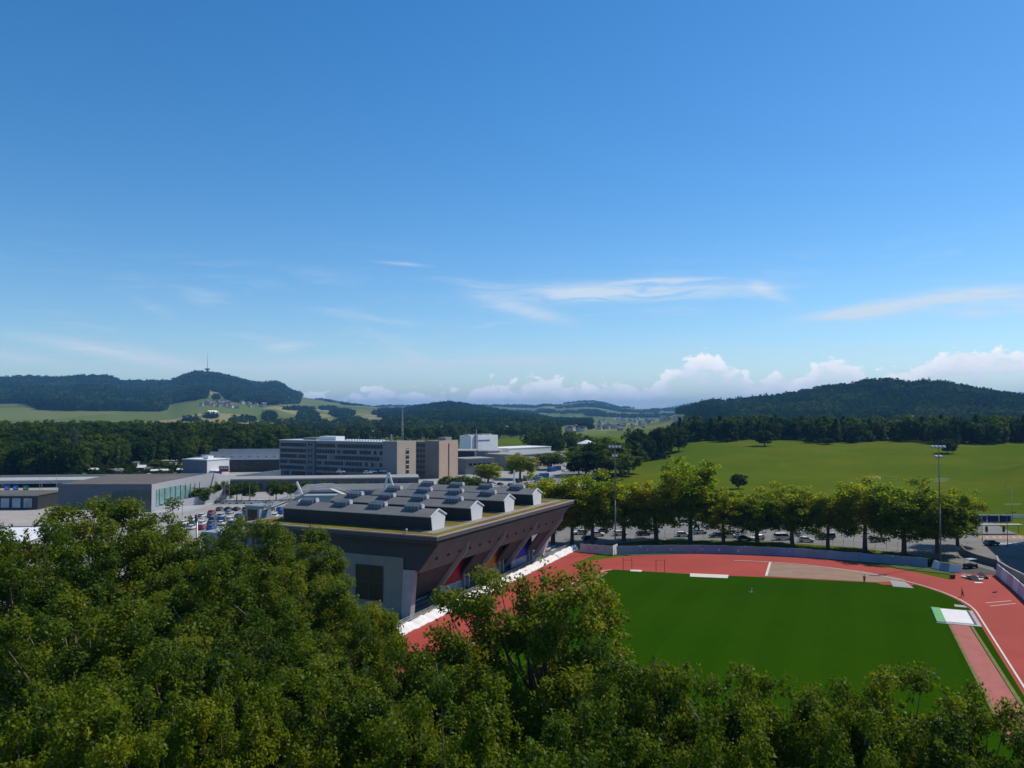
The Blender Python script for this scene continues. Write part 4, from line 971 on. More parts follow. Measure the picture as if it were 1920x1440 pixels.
dk_ = mat('cloth_black', (.02, .02, .022), .8, .2, 5); dr = mat('cloth_dark_red', (.10, .02, .02), .8, .2, 5); gr_ = mat('cloth_grey', (.10, .11, .13), .8, .2, 5)
p = G(1797, 1117); person(p[0], p[1], 2.6, 'person in dark clothes walking on the red track inside the right bend', dk_, dr, .16, .12)
p = G(1615, 1092); person(p[0], p[1], 1.0, 'person in black standing at the edge of the cinder area', dk_, dk_, .03, 0, .14)
p = G(1729, 913); person(p[0], p[1], .4, 'person in dark clothes standing on the far meadow near the goals', gr_, dk_, .08, .0, 0)
p = G(1857, 1116); hb_ = thing('red_hurdle', 'small red hurdle standing on the track beside the right wall', 'hurdle', (p[0], p[1], .09), .4)
rd = mat('hurdle_red', (.30, .04, .03), .6, .15, 3)
MB().box(-.6, .6, -.05, .05, .7, .95).build('board', rd, hb_)
for q in (-.55, .55): MB().tube((q, 0, 0), (q, 0, .7), .03, n=6).tube((q, 0, .03), (q, -.5, .03), .03, n=6).build('leg', white, hb_)
for k, (sx, sy) in enumerate((((1167, 1068), (1183, 1068)), ((1228, 1072), (1243, 1071)))):
    a = G(*sx); b = G(*sy); t = thing('jump_stand', ('left' if k == 0 else 'right') + ' pair of slim dark jump uprights with a crossbar on the far bend', 'jump stand', (a[0], a[1], .1), 0, 'jump uprights')
    w_ = b[0]-a[0]
    for q in (0, w_): MB().tube((q, 0, 0), (q, 0, 2.9), .055, n=6).build('upright', metal_d, t); MB().box(q-.25, q+.25, -.4, .4, 0, .06).build('foot', metal_d, t)
    MB().tube((-.1, 0, 2.3 if k == 0 else 2.6), (w_+.1, 0, 2.3 if k == 0 else 2.6), .035, n=6).build('crossbar', metal_d, t)
p = G(1405, 1109); sp_ = thing('white_marker', 'small white upright marker with curled foot on the infield grass', 'marker', (p[0], p[1], .115))
MB().tube((0, 0, 0), (.12, 0, 1.0), .07, .03, 6).build('post', white, sp_); MB().tube((0, 0, .05), (-.45, .1, .25), .06, .03, 6).tube((0, 0, .05), (.4, -.1, .2), .05, .03, 6).build('foot', white, sp_)
def flat_box(name, pts, z0, z1, m, label, cat):
    t = thing(name, label, cat, (*pts[0], 0)); o = pts[0]
    MB().prism([(p[0]-o[0], p[1]-o[1]) for p in pts], z0, z1).build('slab', m, t); return t
flat_box('landing_board', [G(1291,1080), G(1361,1083), G(1363,1077), G(1291,1074)], .1, .2, line_w, 'long pale board at the far edge of the infield', 'board')
flat_box('landing_board', [G(1180,1070), G(1200,1071), G(1202,1068), G(1180,1067)], .1, .2, line_w, 'short pale board in front of the left jump uprights', 'board')
flat_box('concrete_slab', [G(1668,1098), G(1707,1101), G(1690,1089), G(1662,1086)], .131, .16, concrete, 'grey concrete slab at the right end of the cinder area', 'slab')
flat_box('concrete_slab', [G(1782,1135), G(1806,1137), G(1800,1133), G(1781,1131)], .12, .15, concrete_l, 'narrow pale concrete strip above the landing pit', 'slab')
# landing pit
lp = thing('landing_pit', 'pale jump landing pit with green cover strip at the end of the runway', 'landing pit', (*S(152.6, 12.6), 0), SR)
MB().box(0, 6.6, 0, 11.6, .12, .2).build('surround', concrete_l, lp)
MB().box(1.5, 5.6, 1.2, 11.0, .203, .26).build('pit_cover', white_t, lp)
MB().box(.05, 1.45, .4, 11.4, .203, .34).build('green_strip', mat('pit_green', (.12, .36, .12), .6, .1, .8), lp)
MB().box(5.62, 6.0, 1.0, 11.2, .203, .24).build('dark_slot', metal_d, lp)
# debris and utility buggy by the gate
p = G(1829, 1085); db_ = thing('debris_pile', 'heap of crumpled pale sheets and boards at the gate in the right corner', 'debris', (p[0], p[1], .1))
for i in range(14):
    r_ = random.Random(i); x0, y0 = r_.uniform(-2.6, 2.6), r_.uniform(-1.2, 2.2); o = MB().box(-.9, .9, -.5, .5, 0, .12).build('board', r_.choice([white_t, concrete, pinkw, metal_d, line_w]), db_); o.location = (x0, y0, r_.uniform(.05, .7)); o.rotation_euler = (r_.uniform(-.5, .5), r_.uniform(-.5, .5), r_.uniform(0, 3))
p = G(1822, 1067); bg_ = thing('utility_buggy', 'dark utility buggy with pale blue roof parked by the gate in the right corner', 'buggy', (p[0], p[1]+2, .1), .4)
MB().box(-1.5, 1.5, -.75, .75, .35, 1.0).build('body', metal_d, bg_, bevel=.06); MB().box(-1.1, 1.3, -.8, .8, 2.0, 2.12).build('roof', mat('pale_blue', (.32, .42, .50), .5, .06, 1), bg_)
for sx in (-1.0, 1.2):
    for sy in (-.7, .7): MB().tube((sx, sy, 1.0), (sx, sy, 2.0), .04, n=6).build('pillar', metal_d, bg_); MB().tube((sx*.9, sy*1.0, .35), (sx*.9, sy*1.25, .35), .35, n=10).build('wheel', rubber, bg_)
p = G(1827, 1091); flat_box('white_mat', [(p[0]-.8, p[1]-.5), (p[0]+.8, p[1]-.5), (p[0]+.8, p[1]+.5), (p[0]-.8, p[1]+.5)], .1, .18, white, 'small white mat lying on the track below the debris heap', 'mat')
p = G(1779, 1083); bx_ = thing('dark_crate', 'small dark crate on the grass wedge at the right bend', 'crate', (p[0], p[1], .12)); MB().box(-.45, .45, -.3, .3, 0, .75).build('box', metal_d, bx_, bevel=.03); MB().box(-.48, .48, -.33, .33, .753, .82).build('lid', metal_d, bx_)
# start line stripes
for k, (a, b) in enumerate((((1840, 1128), (1888, 1124)), ((1848, 1134), (1896, 1129)))):
    a, b = G(*a), G(*b); flat_box('start_line', [a, (a[0], a[1]+.22), (b[0], b[1]+.22), b], .09, .1, line_w, ('upper' if k == 0 else 'lower') + ' pale start line across the lanes near the right wall', 'line')
# goals and shelters on the meadow
def goal(px, py, w, label, m, net=True):
    x, y = G(px, py); t = thing('football_goal', label, 'football goal', (x, y, 0), .05, 'goals on the meadow')
    fr_ = MB().tube((-w/2, 0, 0), (-w/2, 0, 2.44), .07, n=6).tube((w/2, 0, 0), (w/2, 0, 2.44), .07, n=6).tube((-w/2, 0, 2.44), (w/2, 0, 2.44), .07, n=6)
    fr_.tube((-w/2, 0, 2.44), (-w/2, 1.8, 0), .04, n=5).tube((w/2, 0, 2.44), (w/2, 1.8, 0), .04, n=5).tube((-w/2, 1.8, .02), (w/2, 1.8, .02), .05, n=5)
    fr_.build('frame', m, t)
    if net:
        n_ = MB()
        for q in range(1, 15): n_.tube((-w/2+w*q/15, 0, 2.44), (-w/2+w*q/15, 1.8, 0), .022, n=3, cap=False)
        for q in range(1, 7): n_.tube((-w/2, 1.8*q/7, 2.44*(1-q/7)), (w/2, 1.8*q/7, 2.44*(1-q/7)), .022, n=3, cap=False)
        n_.build('net', white, t)
goal(1636, 902, 7.3, 'white netted football goal left of the mast on the meadow', white)
goal(1671, 902, 7.3, 'bare greenish football goal frame beside the white goal', mat('goal_faded', (.28, .30, .14), .6, .1, 2), False)
goal(1763, 905, 7.8, 'football goal with pale blue net just right of the mast', mat('goal_blue', (.42, .5, .55), .6, .1, 2))
goal(1895, 957, 6.5, 'thin training goal frame at the right edge of the meadow', metal, False)
p = G(1898, 893); t = thing('green_hut', 'small green hut on the meadow near the right edge', 'hut', (p[0], p[1], 0)); MB().box(-1.2, 1.2, -1, 1, 0, 2.2).build('wall', mat('hut_green', (.02, .22, .10), .6, .1, 1), t); MB().extr([(-1.4, 2.2), (1.4, 2.2), (0, 3.0)], 'y', -1.1, 1.1).build('roof', lampw, t)
nav = mat('navy_canvas', (.012, .022, .10), .7, .12, 1)
for i, px in enumerate((1835, 1857, 1880)):
    x, y = G(px, 978); t = thing('dugout_shelter', ORD[i] + ' navy dugout shelter from the left behind the road', 'shelter', (x, y, 0), .03, 'navy dugout shelters')
    MB().extr([(-.6, 0), (.8, 0), (.8, 1.9), (.3, 2.3), (-.6, 2.2)], 'x', -1.45, 1.45).build('canopy', nav, t, bevel=.05); MB().box(-1.7, 1.7, -.75, -.62, 0, .25).build('base_rail', metal, t)
x, y = G(1860, 973); t = thing('white_wall', 'low white wall at the edge of the meadow behind the navy shelters', 'wall', (x, y+1.5, 0), .02); MB().box(-12, 24, 0, .3, 0, 1.3).build('wall_face', white, t); MB().box(-12.1, 24.1, -.06, .36, 1.303, 1.4).build('coping', concrete_l, t)
x, y = G(1860, 1000); t = thing('bus_shelter', 'long flat bus shelter roof on dark posts right of the tree row', 'shelter', (x, y, 0), .02); MB().box(-7, 8, -1, 1.5, 2.6, 2.85).build('roof', concrete_l, t)
for q in (-6.4, -2, 3, 7.4): MB().tube((q, .6, 0), (q, .6, 2.597), .08, n=6).build('post', metal_d, t)
MB().box(-2.6, -1.9, .3, .5, .6, 2.2).build('timetable', metal_d, t); MB().box(2.5, 3.2, .3, .5, .6, 2.2).build('timetable', metal_d, t)
ye = mat('road_yellow', (.55, .40, .06), .8, .15, .6)
by = thing('bus_bay_marking', 'yellow hatched bus bay marking on the road at right', 'road marking', (*G(1880, 1006), .056)); by['kind'] = 'structure'
for q in range(9): MB().add([(-8+1.9*q, -1.3, 0), (-7.4+1.9*q, -1.3, 0), (-6.4+1.9*q, 1.3, 0), (-7.0+1.9*q, 1.3, 0)], [(0,1,2,3)]).build('stripe', ye, by)
by = thing('crossing_marking', 'white zebra stripes on the road in front of the bus bay', 'road marking', (*G(1885, 1018), .056)); by['kind'] = 'structure'
for q in range(4): MB().add([(-4+2.6*q, -1.6, 0), (-3.3+2.6*q, -1.6, 0), (-4.6+2.6*q, 1.8, 0), (-5.3+2.6*q, 1.8, 0)], [(0,1,2,3)]).build('stripe', white, by)
sheet('bus_bay', [G(1835, 1010), G(1960, 1010), G(1960, 1003), G(1835, 1003)], .053, mat('bay_red', (.30, .20, .16), .9, .12, .3), 'reddish strip of road under the yellow marking')
sheet('path', [G(1168, 884), G(1180, 874), G(1187, 864), G(1186, 858), G(1189, 858), G(1193, 864), G(1187, 875), G(1176, 885)], .3, pave, 'pale path curving along the left edge of the meadow')
# ------------------------------------------------------------------ trees
leaf_fg = leafm('leaf_plane_near', (.034, .070, .002), (.115, .152, .004), (.23, .215, .009), .44, .5, .13, 1.2)
leaf_row = leafm('leaf_row', (.08, .135, .003), (.20, .215, .006), (.32, .26, .009), .58, .55, .06, 1.7)
leaf_mid = leafm('leaf_mid', (.034, .07, .005), (.075, .11, .008), (.14, .15, .012), .42, .6, .08, 1.3)
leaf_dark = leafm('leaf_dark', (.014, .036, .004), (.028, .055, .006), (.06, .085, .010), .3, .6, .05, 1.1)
leaf_far = leafm('leaf_far', (.006, .028, .005), (.022, .056, .009), (.10, .13, .018), .26, .7, .0, 1.0, .007, 2.4)

def leaf_cloud(rg, C, nper, clr, ls, outc, flat=.75, up=.55):
    n = len(C)*nper; c = np.repeat(C, nper, 0); tn = np.repeat(rg.random(len(C)), nper)
    d = rg.normal(size=(n, 3)); d /= np.linalg.norm(d, axis=1)[:, None]
    rad = clr*(rg.random(n)**.45)[:, None]
    p = c + d*rad*np.array([1, 1, flat]) + rg.normal(size=(n, 3))*clr*.12
    o = p - outc; o /= np.linalg.norm(o, axis=1)[:, None] + 1e-6
    nn = rg.normal(size=(n, 3))*.62 + o*.35 + d*.35 + np.array([0, 0, up]); nn /= np.linalg.norm(nn, axis=1)[:, None]
    t = np.cross(nn, rg.normal(size=(n, 3))); t /= np.linalg.norm(t, axis=1)[:, None] + 1e-6; b = np.cross(nn, t)
    s = ls*rg.uniform(.55, 1.3, n)[:, None]
    V = np.stack([p - t*s*.55, p + b*s*.36 + t*s*.05, p + t*s*.6, p - b*s*.36 + t*s*.05], 1).reshape(-1, 3)
    F = np.arange(n*4).reshape(-1, 4)
    return V, F, np.clip(.55*tn + .45*rg.random(n), 0, 1)
def crown_centres(rg, n, Rx, Rz, zc, low=-.55, inner=.28, lump=.16, boxy=1.0):
    out = []; ph = rg.uniform(0, 6.28, 6)
    while len(out) < n:
        d = rg.normal(size=3); d /= np.linalg.norm(d)
        if d[2] < low: continue
        a = math.atan2(d[1], d[0]); e = 1 + lump*math.sin(2*a+ph[0]) + lump*.8*math.sin(3*a+ph[1]+2*d[2]) + lump*.7*math.sin(5*d[2]+ph[2]+a)
        f = rg.uniform(.25, .8) if rg.random() < inner else rg.uniform(.78, 1.06)
        if d[2] < -.1: f *= .9
        if boxy != 1.0: d = np.array([d[0]/max(.55, math.hypot(d[0], d[1])**.6), d[1]/max(.55, math.hypot(d[0], d[1])**.6), np.sign(d[2])*abs(d[2])**.8])
        out.append((d[0]*Rx*e*f, d[1]*Rx*e*f, zc + d[2]*Rz*e*f))
    return np.array(out)
def tree_proto(name, seed, H, Rx, Rz, nclump, nper, clr, ls, m, low=-.55, trunk_r=.4, twigs=0, spikes=0, limb=.35, label='tree', lump=.16, boxy=1.0):
    rg = np.random.default_rng(seed); zc = H - Rz
    C = crown_centres(rg, nclump, Rx, Rz - clr*.5, zc, low, lump=lump, boxy=boxy)
    t = thing(name, label, 'tree', (0, 0, -80))
    tk = MB(); bend = rg.uniform(-.4, .4, 2); z1 = max(H*.22, zc - Rz*.55)
    pts = [(0, 0, -.3), (bend[0]*.3, bend[1]*.3, z1*.55), (bend[0], bend[1], z1), (bend[0]*1.4, bend[1]*1.4, zc + Rz*.25)]
    rs = [trunk_r*1.25, trunk_r*.95, trunk_r*.8, trunk_r*.28]
    for a, b, r0, r1 in zip(pts[:-1], pts[1:], rs[:-1], rs[1:]): tk.tube(a, b, r0, r1, 9, cap=False)
    for c in C[rg.permutation(len(C))[:int(len(C)*limb)]]:
        f = rg.uniform(.0, .75); s0 = Vector(pts[2]).lerp(Vector(pts[3]), f); e = Vector(c); md = s0.lerp(e, .5) + Vector((0, 0, -.06*(e-s0).length)) + Vector(rg.normal(size=3))*.25
        r0 = trunk_r*(.42 - .3*f); tk.tube(s0, md, r0, r0*.6, 6, cap=False); tk.tube(md, e, r0*.6, r0*.18, 5, cap=False)
    tk.build('trunk', bark, t, smooth=True)
    V, F, tn = leaf_cloud(rg, C, nper, clr, ls, np.array([0, 0, zc - Rz*.3]))
    if spikes:
        # shoots that stand clear of the crown
        S_ = []; br = MB()
        for _ in range(spikes):
            d = rg.normal(size=3); d[2] = abs(d[2])*.9 + .3; d /= np.linalg.norm(d)
            b = np.array([d[0]*Rx*.85, d[1]*Rx*.85, zc + d[2]*Rz*.85]); L = rg.uniform(1.0, 2.6); q = d + np.array([0, 0, .7]); q /= np.linalg.norm(q)
            br.tube(b, b + q*L, .035, .012, 4, cap=False)
            for k in range(5): S_.append(b + q*L*(.35+.17*k) + rg.normal(size=3)*.18)
        V2, F2, t2 = leaf_cloud(rg, np.array(S_), 26, .42, ls, np.array([0, 0, zc])); F = np.vstack([F, F2 + len(V)]); V = np.vstack([V, V2]); tn = np.concatenate([tn, t2])
        br.build('twig', bark_l, t)['kind'] = 'stuff'
    cr = link('crown', npmesh('crown', V, F, m, tn), t); cr['kind'] = 'stuff'
    if twigs:
        tw = MB()
        for _ in range(twigs):
            c = C[rg.integers(len(C))]; d = rg.normal(size=3); d /= np.linalg.norm(d); a = Vector(c) + Vector(d)*clr*.7
            tw.tube(a, a + Vector(d + np.array([0, 0, .4]))*rg.uniform(.6, 1.6), .03, .012, 4, cap=False)
        tw.build('twig', bark_l, t)['kind'] = 'stuff'
    t['H'] = H; t['Rx'] = Rx
    return [t, True]
def plant(pr, x, y, top, rad, rz, label, group, z=0.0):
    s = top/pr[0]['H']; sx = rad/pr[0]['Rx']
    if pr[1]:
        pr[1] = False; t = pr[0]; t.location = (x, y, z); t.rotation_euler = (0, 0, rz); t.scale = (sx, sx, s); t['label'] = label
        if group: t['group'] = group
    else: t = dup(pr[0], (x, y, z), rz, label, group, (sx, sx, s))
    return t
fg = [tree_proto('plane_tree', 11+i, 24, 7.5, 8.6, 210, 350, 1.15, .26, leaf_fg, low=-.6, trunk_r=.5, twigs=22, spikes=16, lump=.2) for i in range(4)]
# bearing, dip of the crown top, distance, crown radius, label
FG = [(150, 946, 80, 8.2, 'tall foreground tree at the far left whose crown rises to the showroom'),
      (20, 1010, 66, 6.5, 'foreground tree cut by the left edge below the white roof'),
      (300, 990, 86, 7.0, 'foreground tree below the grey showroom ramp'),
      (445, 990, 90, 7.0, 'foreground tree just right of the slim light pole'),
      (560, 1000, 96, 6.3, 'foreground tree overlapping the left part of the grandstand facade'),
      (390, 1060, 68, 7.0, 'foreground tree in the middle of the left tree mass'),
      (590, 1085, 72, 5.5, 'foreground tree directly below the dark square window'),
      (690, 1165, 66, 4.6, 'foreground tree covering the base of the grandstand corner column'),
      (160, 1130, 56, 7.0, 'dark foreground tree in the lower left, second in from the edge'),
      (520, 1170, 56, 6.0, 'foreground tree at lower left below the grandstand facade'),
      (330, 1230, 48, 5.6, 'foreground tree at lower left above the bottom row'),
      (40, 1345, 37, 5.0, 'sunlit foreground tree in the bottom left corner'),
      (280, 1330, 37, 4.6, 'sunlit foreground tree on the bottom edge, second from the left corner'),
      (430, 1345, 39, 4.2, 'foreground tree on the bottom edge, third from the left corner'),
      (640, 1290, 44, 5.2, 'foreground tree on the bottom edge left of centre'),
      (1005, 1092, 54, 7.0, 'big foreground tree at centre reaching up across the red home straight'),
      (820, 1215, 50, 5.2, 'foreground tree just left of the big central tree'),
      (860, 1330, 38, 5.0, 'foreground tree on the bottom edge below the central tree'),
      (1170, 1250, 46, 5.0, 'foreground tree at the right foot of the big central tree'),
      (1320, 1258, 43, 4.6, 'foreground tree with pale tips in front of the infield, first right of centre'),
      (1480, 1275, 43, 4.2, 'foreground tree in front of the infield, second right of centre'),
      (1690, 1272, 42, 4.8, 'foreground tree with tall shoots in front of the infield at right'),
      (1585, 1335, 39, 4.0, 'low foreground tree between two taller ones in front of the infield'),
      (1850, 1338, 40, 5.0, 'foreground tree in the bottom right corner below the runway'),
      (1120, 1370, 35, 4.4, 'foreground tree on the bottom edge right of centre'),
      (1400, 1385, 34, 4.2, 'foreground tree on the bottom edge below the infield')]
rr = random.Random(21)
for i, (px, py, d, rad, lb) in enumerate(FG):
    x = (px-960)*d/1500; top = CAM_H - (py-778)*d/1500 - (.35 if px > 1150 else 0)
    plant(fg[i % 4], x, d + rad*.35, top, rad, rr.uniform(0, 6.28), lb, 'foreground trees')
rowp = [tree_proto('row_tree', 40+i, 18, 5.0, 7.2, 180, 85, 1.3, .46, leaf_row, low=-1.0, trunk_r=.36, limb=.3, boxy=.55) for i in range(3)]
ROW = [(1010,900,1020,5),(1036,896,1020,5.4),(1072,898,1019,5.2),(1110,893,1018,5.6),(1168,905,1013,5.4),(1229,897,1013,5.6),(1292,868,1014,6.6),(1354,917,1016,5.2),(1417,918,1018,5.2),(1482,915,1020,5.2),(1548,914,1026,5.2),(1617,905,1031,5.8),(1690,910,1040,5.6),(1752,915,1036,5.4),(1790,925,1022,4.8)]
for i, (px, top, base, rad) in enumerate(ROW):
    x, y = G(px, base); T = CAM_H - (top-778)*y/1500
    plant(rowp[(i*2 + i//3) % 3], x, y, T*(1 + .05*math.sin(i*2.3)), rad*(1.3 + .13*math.sin(i*1.7)), rr.uniform(0, 6.28), f'yellow green plane tree behind the blue barrier, {ORD[i]} from the left in the row', 'row of plane trees behind the track')
midp = [tree_proto('leafy_tree', 60+i, 12, 4.5, 4.8, 70, 60, 1.3, .62, leaf_mid, low=-.95, trunk_r=.25, limb=.3) for i in range(3)]
darkp = [tree_proto('dark_tree', 70+i, 16, 6.0, 6.8, 80, 60, 1.7, .85, leaf_dark, low=-1.0, trunk_r=.35, limb=.25) for i in range(2)]
def conifer_proto(seed):
    rg = np.random.default_rng(seed); t = thing('conifer', 'conifer', 'tree', (0, 0, -80)); C = []
    for k in range(16):
        f = k/15; r_ = 3.9*(1-f)**.85 + .15; z = 2.0 + 17*f
        for q in range(max(2, int(11*(1-f)))):
            a = rg.uniform(0, 6.28); C.append((math.cos(a)*r_*rg.uniform(.6, 1), math.sin(a)*r_*rg.uniform(.6, 1), z + rg.uniform(-.5, .5)))
    V, F, tn = leaf_cloud(rg, np.array(C), 26, .85, .75, np.array([0, 0, 9.]), flat=.5, up=.2)
    MB().tube((0, 0, -.3), (0, 0, 18.6), .32, .05, 8).build('trunk', bark, t)
    c = link('crown', npmesh('crown', V, F, leaf_dark, tn), t); c['kind'] = 'stuff'; t['H'] = 19.5; t['Rx'] = 4.2
    return [t, True]
conp = [conifer_proto(90), conifer_proto(91)]
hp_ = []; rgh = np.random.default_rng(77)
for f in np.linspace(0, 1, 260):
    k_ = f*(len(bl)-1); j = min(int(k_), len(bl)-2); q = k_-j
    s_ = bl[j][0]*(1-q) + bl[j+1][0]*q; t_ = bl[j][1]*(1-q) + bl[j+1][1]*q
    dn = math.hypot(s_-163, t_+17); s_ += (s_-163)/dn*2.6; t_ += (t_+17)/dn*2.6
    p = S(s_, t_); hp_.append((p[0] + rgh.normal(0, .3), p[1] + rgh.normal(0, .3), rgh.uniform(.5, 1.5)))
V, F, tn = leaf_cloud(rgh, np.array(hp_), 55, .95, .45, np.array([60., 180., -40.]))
hg = thing('shade_foliage', 'low dark foliage strip added for the tree shade between the blue banner barrier and the plane trees', 'shade_foliage', (*S(205, -37), 0))  # leaf strip added to darken the ground that lies in tree shade
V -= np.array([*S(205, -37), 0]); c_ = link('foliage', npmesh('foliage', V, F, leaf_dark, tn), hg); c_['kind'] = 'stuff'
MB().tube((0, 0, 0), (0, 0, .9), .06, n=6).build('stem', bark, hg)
def ground_z(x, y): return float(height(x, y))
def ray(px, py, r0=300, r1=9000):
    a = math.atan((px-960)/1500); rs = np.exp(np.linspace(math.log(r0), math.log(r1), 1500)); x = rs*math.sin(a); y = rs*math.cos(a); z = height(x, y)
    q = 778 - (z - CAM_H)*1500/y; k = np.argmax(q <= py); return (float(x[k]), float(y[k]), float(z[k]))
YT = [(418,905,938),(446,906,939),(470,905,939),(520,902,938),(548,905,937),(573,904,935),(600,906,934),(627,906,933),(655,905,930),(690,906,928),(380,915,945)]
for i, (px, top, base) in enumerate(sorted(YT)):
    x, y = G(px, base); T = CAM_H - (top-778)*y/1500; plant(midp[i % 3], x, y, max(5, T)*1.05, 3.7, i, f'young street tree in front of the long parking deck, {ORD[i]} from the left', 'young street trees by the parking deck')
ST = [(915,868,906,5.5,'left of two big yellow green trees beside the street'),(975,853,898,6.2,'right of two big yellow green trees beside the street'),(1033,847,880,7.5,'round tree at the far side of the street behind the containers'),
      (866,892,925,4.2,'bushy tree just behind the roof monitors at centre'),(838,893,922,3.6,'bushy tree beside the sunlit office wing'),(890,893,922,4.0,'bushy tree behind the grandstand roof right of the office wing'),(740,893,907,3.0,'dark tree close to the office block facade'),
      (300,862,880,5,'tree at the edge of the allotment gardens')]
for i, (px, top, base, rad, lb) in enumerate(ST):
    x, y = G(px, base); T = CAM_H - (top-778)*y/1500; plant(rowp[i % 3] if i < 2 else midp[i % 3], x, y, T, rad*(1.35 if i < 3 else 1.2), i*1.3, lb, 'trees near the street')
CL = [(1098,838,892,9),(1118,826,890,10),(1140,822,893,10.5),(1163,826,891,10),(1178,836,888,7.5),(1085,856,890,6),(1128,842,897,8),(1155,845,899,7.5)]
for i, (px, top, base, rad) in enumerate(sorted(CL)):
    x, y = G(px, base); T = CAM_H - (top-778)*y/1500; plant(midp[i % 3] if i % 3 else darkp[i % 2], x, y, T, rad*1.25, i, f'tree in the dense clump left of the meadow path, {ORD[i]} from the left', 'dense clump left of the meadow')
CN = [(1188,802,864,5),(1203,806,862,6),(1218,808,860,5),(1235,800,858,6),(1248,806,856,5),(1258,797,850,6),(1272,800,846,6),(1212,818,864,5),(1242,815,860,5)]
for i, (px, top, base, rad) in enumerate(sorted(CN)):
    x, y, z = ray(px, base); T = (base-top)*y/1500; plant(conp[i % 2] if i % 4 == 1 else darkp[i % 2], x, y, T, rad*1.35, i, f'dark tree at the left corner of the meadow, {ORD[i]} from the left', 'dark trees at the left corner of the meadow', z-.3)
for px, top, base, rad, lb in ((1433, 808, 836, 7.5, 'round dark tree standing alone at the upper edge of the meadow'), (1774, 826, 850, 6.0, 'lone dark tree on the meadow behind the right floodlight mast'), (1383, 888, 916, 3.8, 'dark round bush behind the plane tree row'), (1550, 822, 833, 6, 'broad dark bush in front of the meadow tree line')):
    x, y, z = ray(px, base); plant(darkp[0 if px != 1383 else 1], x, y, (base-top)*y/1500*1.05, rad, px, lb, None, z-.2)

for pr in fg + rowp + midp + darkp + conp + list(CARP.values()):
    if pr[1]:
        for c_ in list(pr[0].children): bpy.data.objects.remove(c_)
        bpy.data.objects.remove(pr[0])
# ------------------------------------------------------------------ woods that read as one mass
def scatter(name, pts, sc, protos, label, cat='forest'):
    """points carrying a crown each; protos are meshes"""
    me = bpy.data.meshes.new(name); me.from_pydata([tuple(p) for p in pts], [], [])
    a = me.attributes.new('size', 'FLOAT_VECTOR', 'POINT'); a.data.foreach_set('vector', np.ascontiguousarray(sc, dtype=np.float32).ravel())
    r_ = np.random.default_rng(len(pts)); rot = np.zeros((len(pts), 3)); rot[:, 2] = r_.uniform(0, 6.28, len(pts))
    b = me.attributes.new('turn', 'FLOAT_VECTOR', 'POINT'); b.data.foreach_set('vector', np.ascontiguousarray(rot, dtype=np.float32).ravel())
    o = link(name, me); tag(o, label, cat, kind='stuff')
    col = bpy.data.collections.new(name + '_kinds')
    for i, m_ in enumerate(protos): col.objects.link(bpy.data.objects.new(f'{name}_kind', m_))
    ng = bpy.data.node_groups.new(name, 'GeometryNodeTree')
    ng.interface.new_socket('Geometry', in_out='INPUT', socket_type='NodeSocketGeometry'); ng.interface.new_socket('Geometry', in_out='OUTPUT', socket_type='NodeSocketGeometry')
    gi = ng.nodes.new('NodeGroupInput'); go = ng.nodes.new('NodeGroupOutput'); ip = ng.nodes.new('GeometryNodeInstanceOnPoints'); ci = ng.nodes.new('GeometryNodeCollectionInfo')
    ci.inputs['Collection'].default_value = col; ci.inputs['Separate Children'].default_value = True; ci.inputs['Reset Children'].default_value = True
    rv = ng.nodes.new('FunctionNodeRandomValue'); rv.data_type = 'INT'; rv.inputs[4].default_value = 0; rv.inputs[5].default_value = len(protos)-1
    na1 = ng.nodes.new('GeometryNodeInputNamedAttribute'); na1.data_type = 'FLOAT_VECTOR'; na1.inputs[0].default_value = 'size'
    na2 = ng.nodes.new('GeometryNodeInputNamedAttribute'); na2.data_type = 'FLOAT_VECTOR'; na2.inputs[0].default_value = 'turn'
    ip.inputs['Pick Instance'].default_value = True
    L = ng.links.new; L(gi.outputs[0], ip.inputs['Points']); L(ci.outputs[0], ip.inputs['Instance']); L(rv.outputs[2], ip.inputs['Instance Index'])
    L(na1.outputs[0], ip.inputs['Scale']); L(na2.outputs[0], ip.inputs['Rotation']); L(ip.outputs[0], go.inputs[0])
    md = o.modifiers.new('trees', 'NODES'); md.node_group = ng
    return o
def crown_only(seed, H, Rx, n, nper, clr, ls, m, conif=False):
    rg = np.random.default_rng(seed)
    if conif: C = np.array([((1-f)*Rx*math.cos(a), (1-f)*Rx*math.sin(a), H*(.12+.85*f)) for f, a in zip(rg.random(n)**1.3, rg.uniform(0, 6.28, n))])
    else:
        C = crown_centres(rg, n, Rx, H*.43, H*.55, -.9)
    V, F, tn = leaf_cloud(rg, C, nper, clr, ls, np.array([0, 0, H*.4]), flat=.8, up=.35)
    return npmesh('crown', V, F, m, tn)
near_k = [crown_only(100+i, 20, 5.6, 46, 36, 1.9, 1.25, leaf_mid if i in (1, 3) else leaf_dark) for i in range(5)]
belt_k = near_k[:3] + [crown_only(110, 22, 4.6, 60, 24, 1.4, 1.2, leaf_dark, True)]
far_k = [crown_only(120+i, 18, 7.5, 22, 7, 3.2, 4.2, leaf_far) for i in range(4)] + [crown_only(130, 22, 5.0, 24, 6, 2.0, 3.4, leaf_far, True)]
def sample(n, px0, px1, r0, r1, seed, pred=None, area=True):
    rg = np.random.default_rng(seed); px = rg.uniform(px0, px1, n); a = np.arctan((px-960)/1500)
    r = np.sqrt(rg.uniform(r0*r0, r1*r1, n)); x = r*np.sin(a); y = r*np.cos(a); z = height(x, y); py = 778 - (z - CAM_H)*1500/y
    k = np.ones(n, bool) if pred is None else pred(px, py, r, x, y)
    return np.stack([x, y, z - .5], -1)[k]
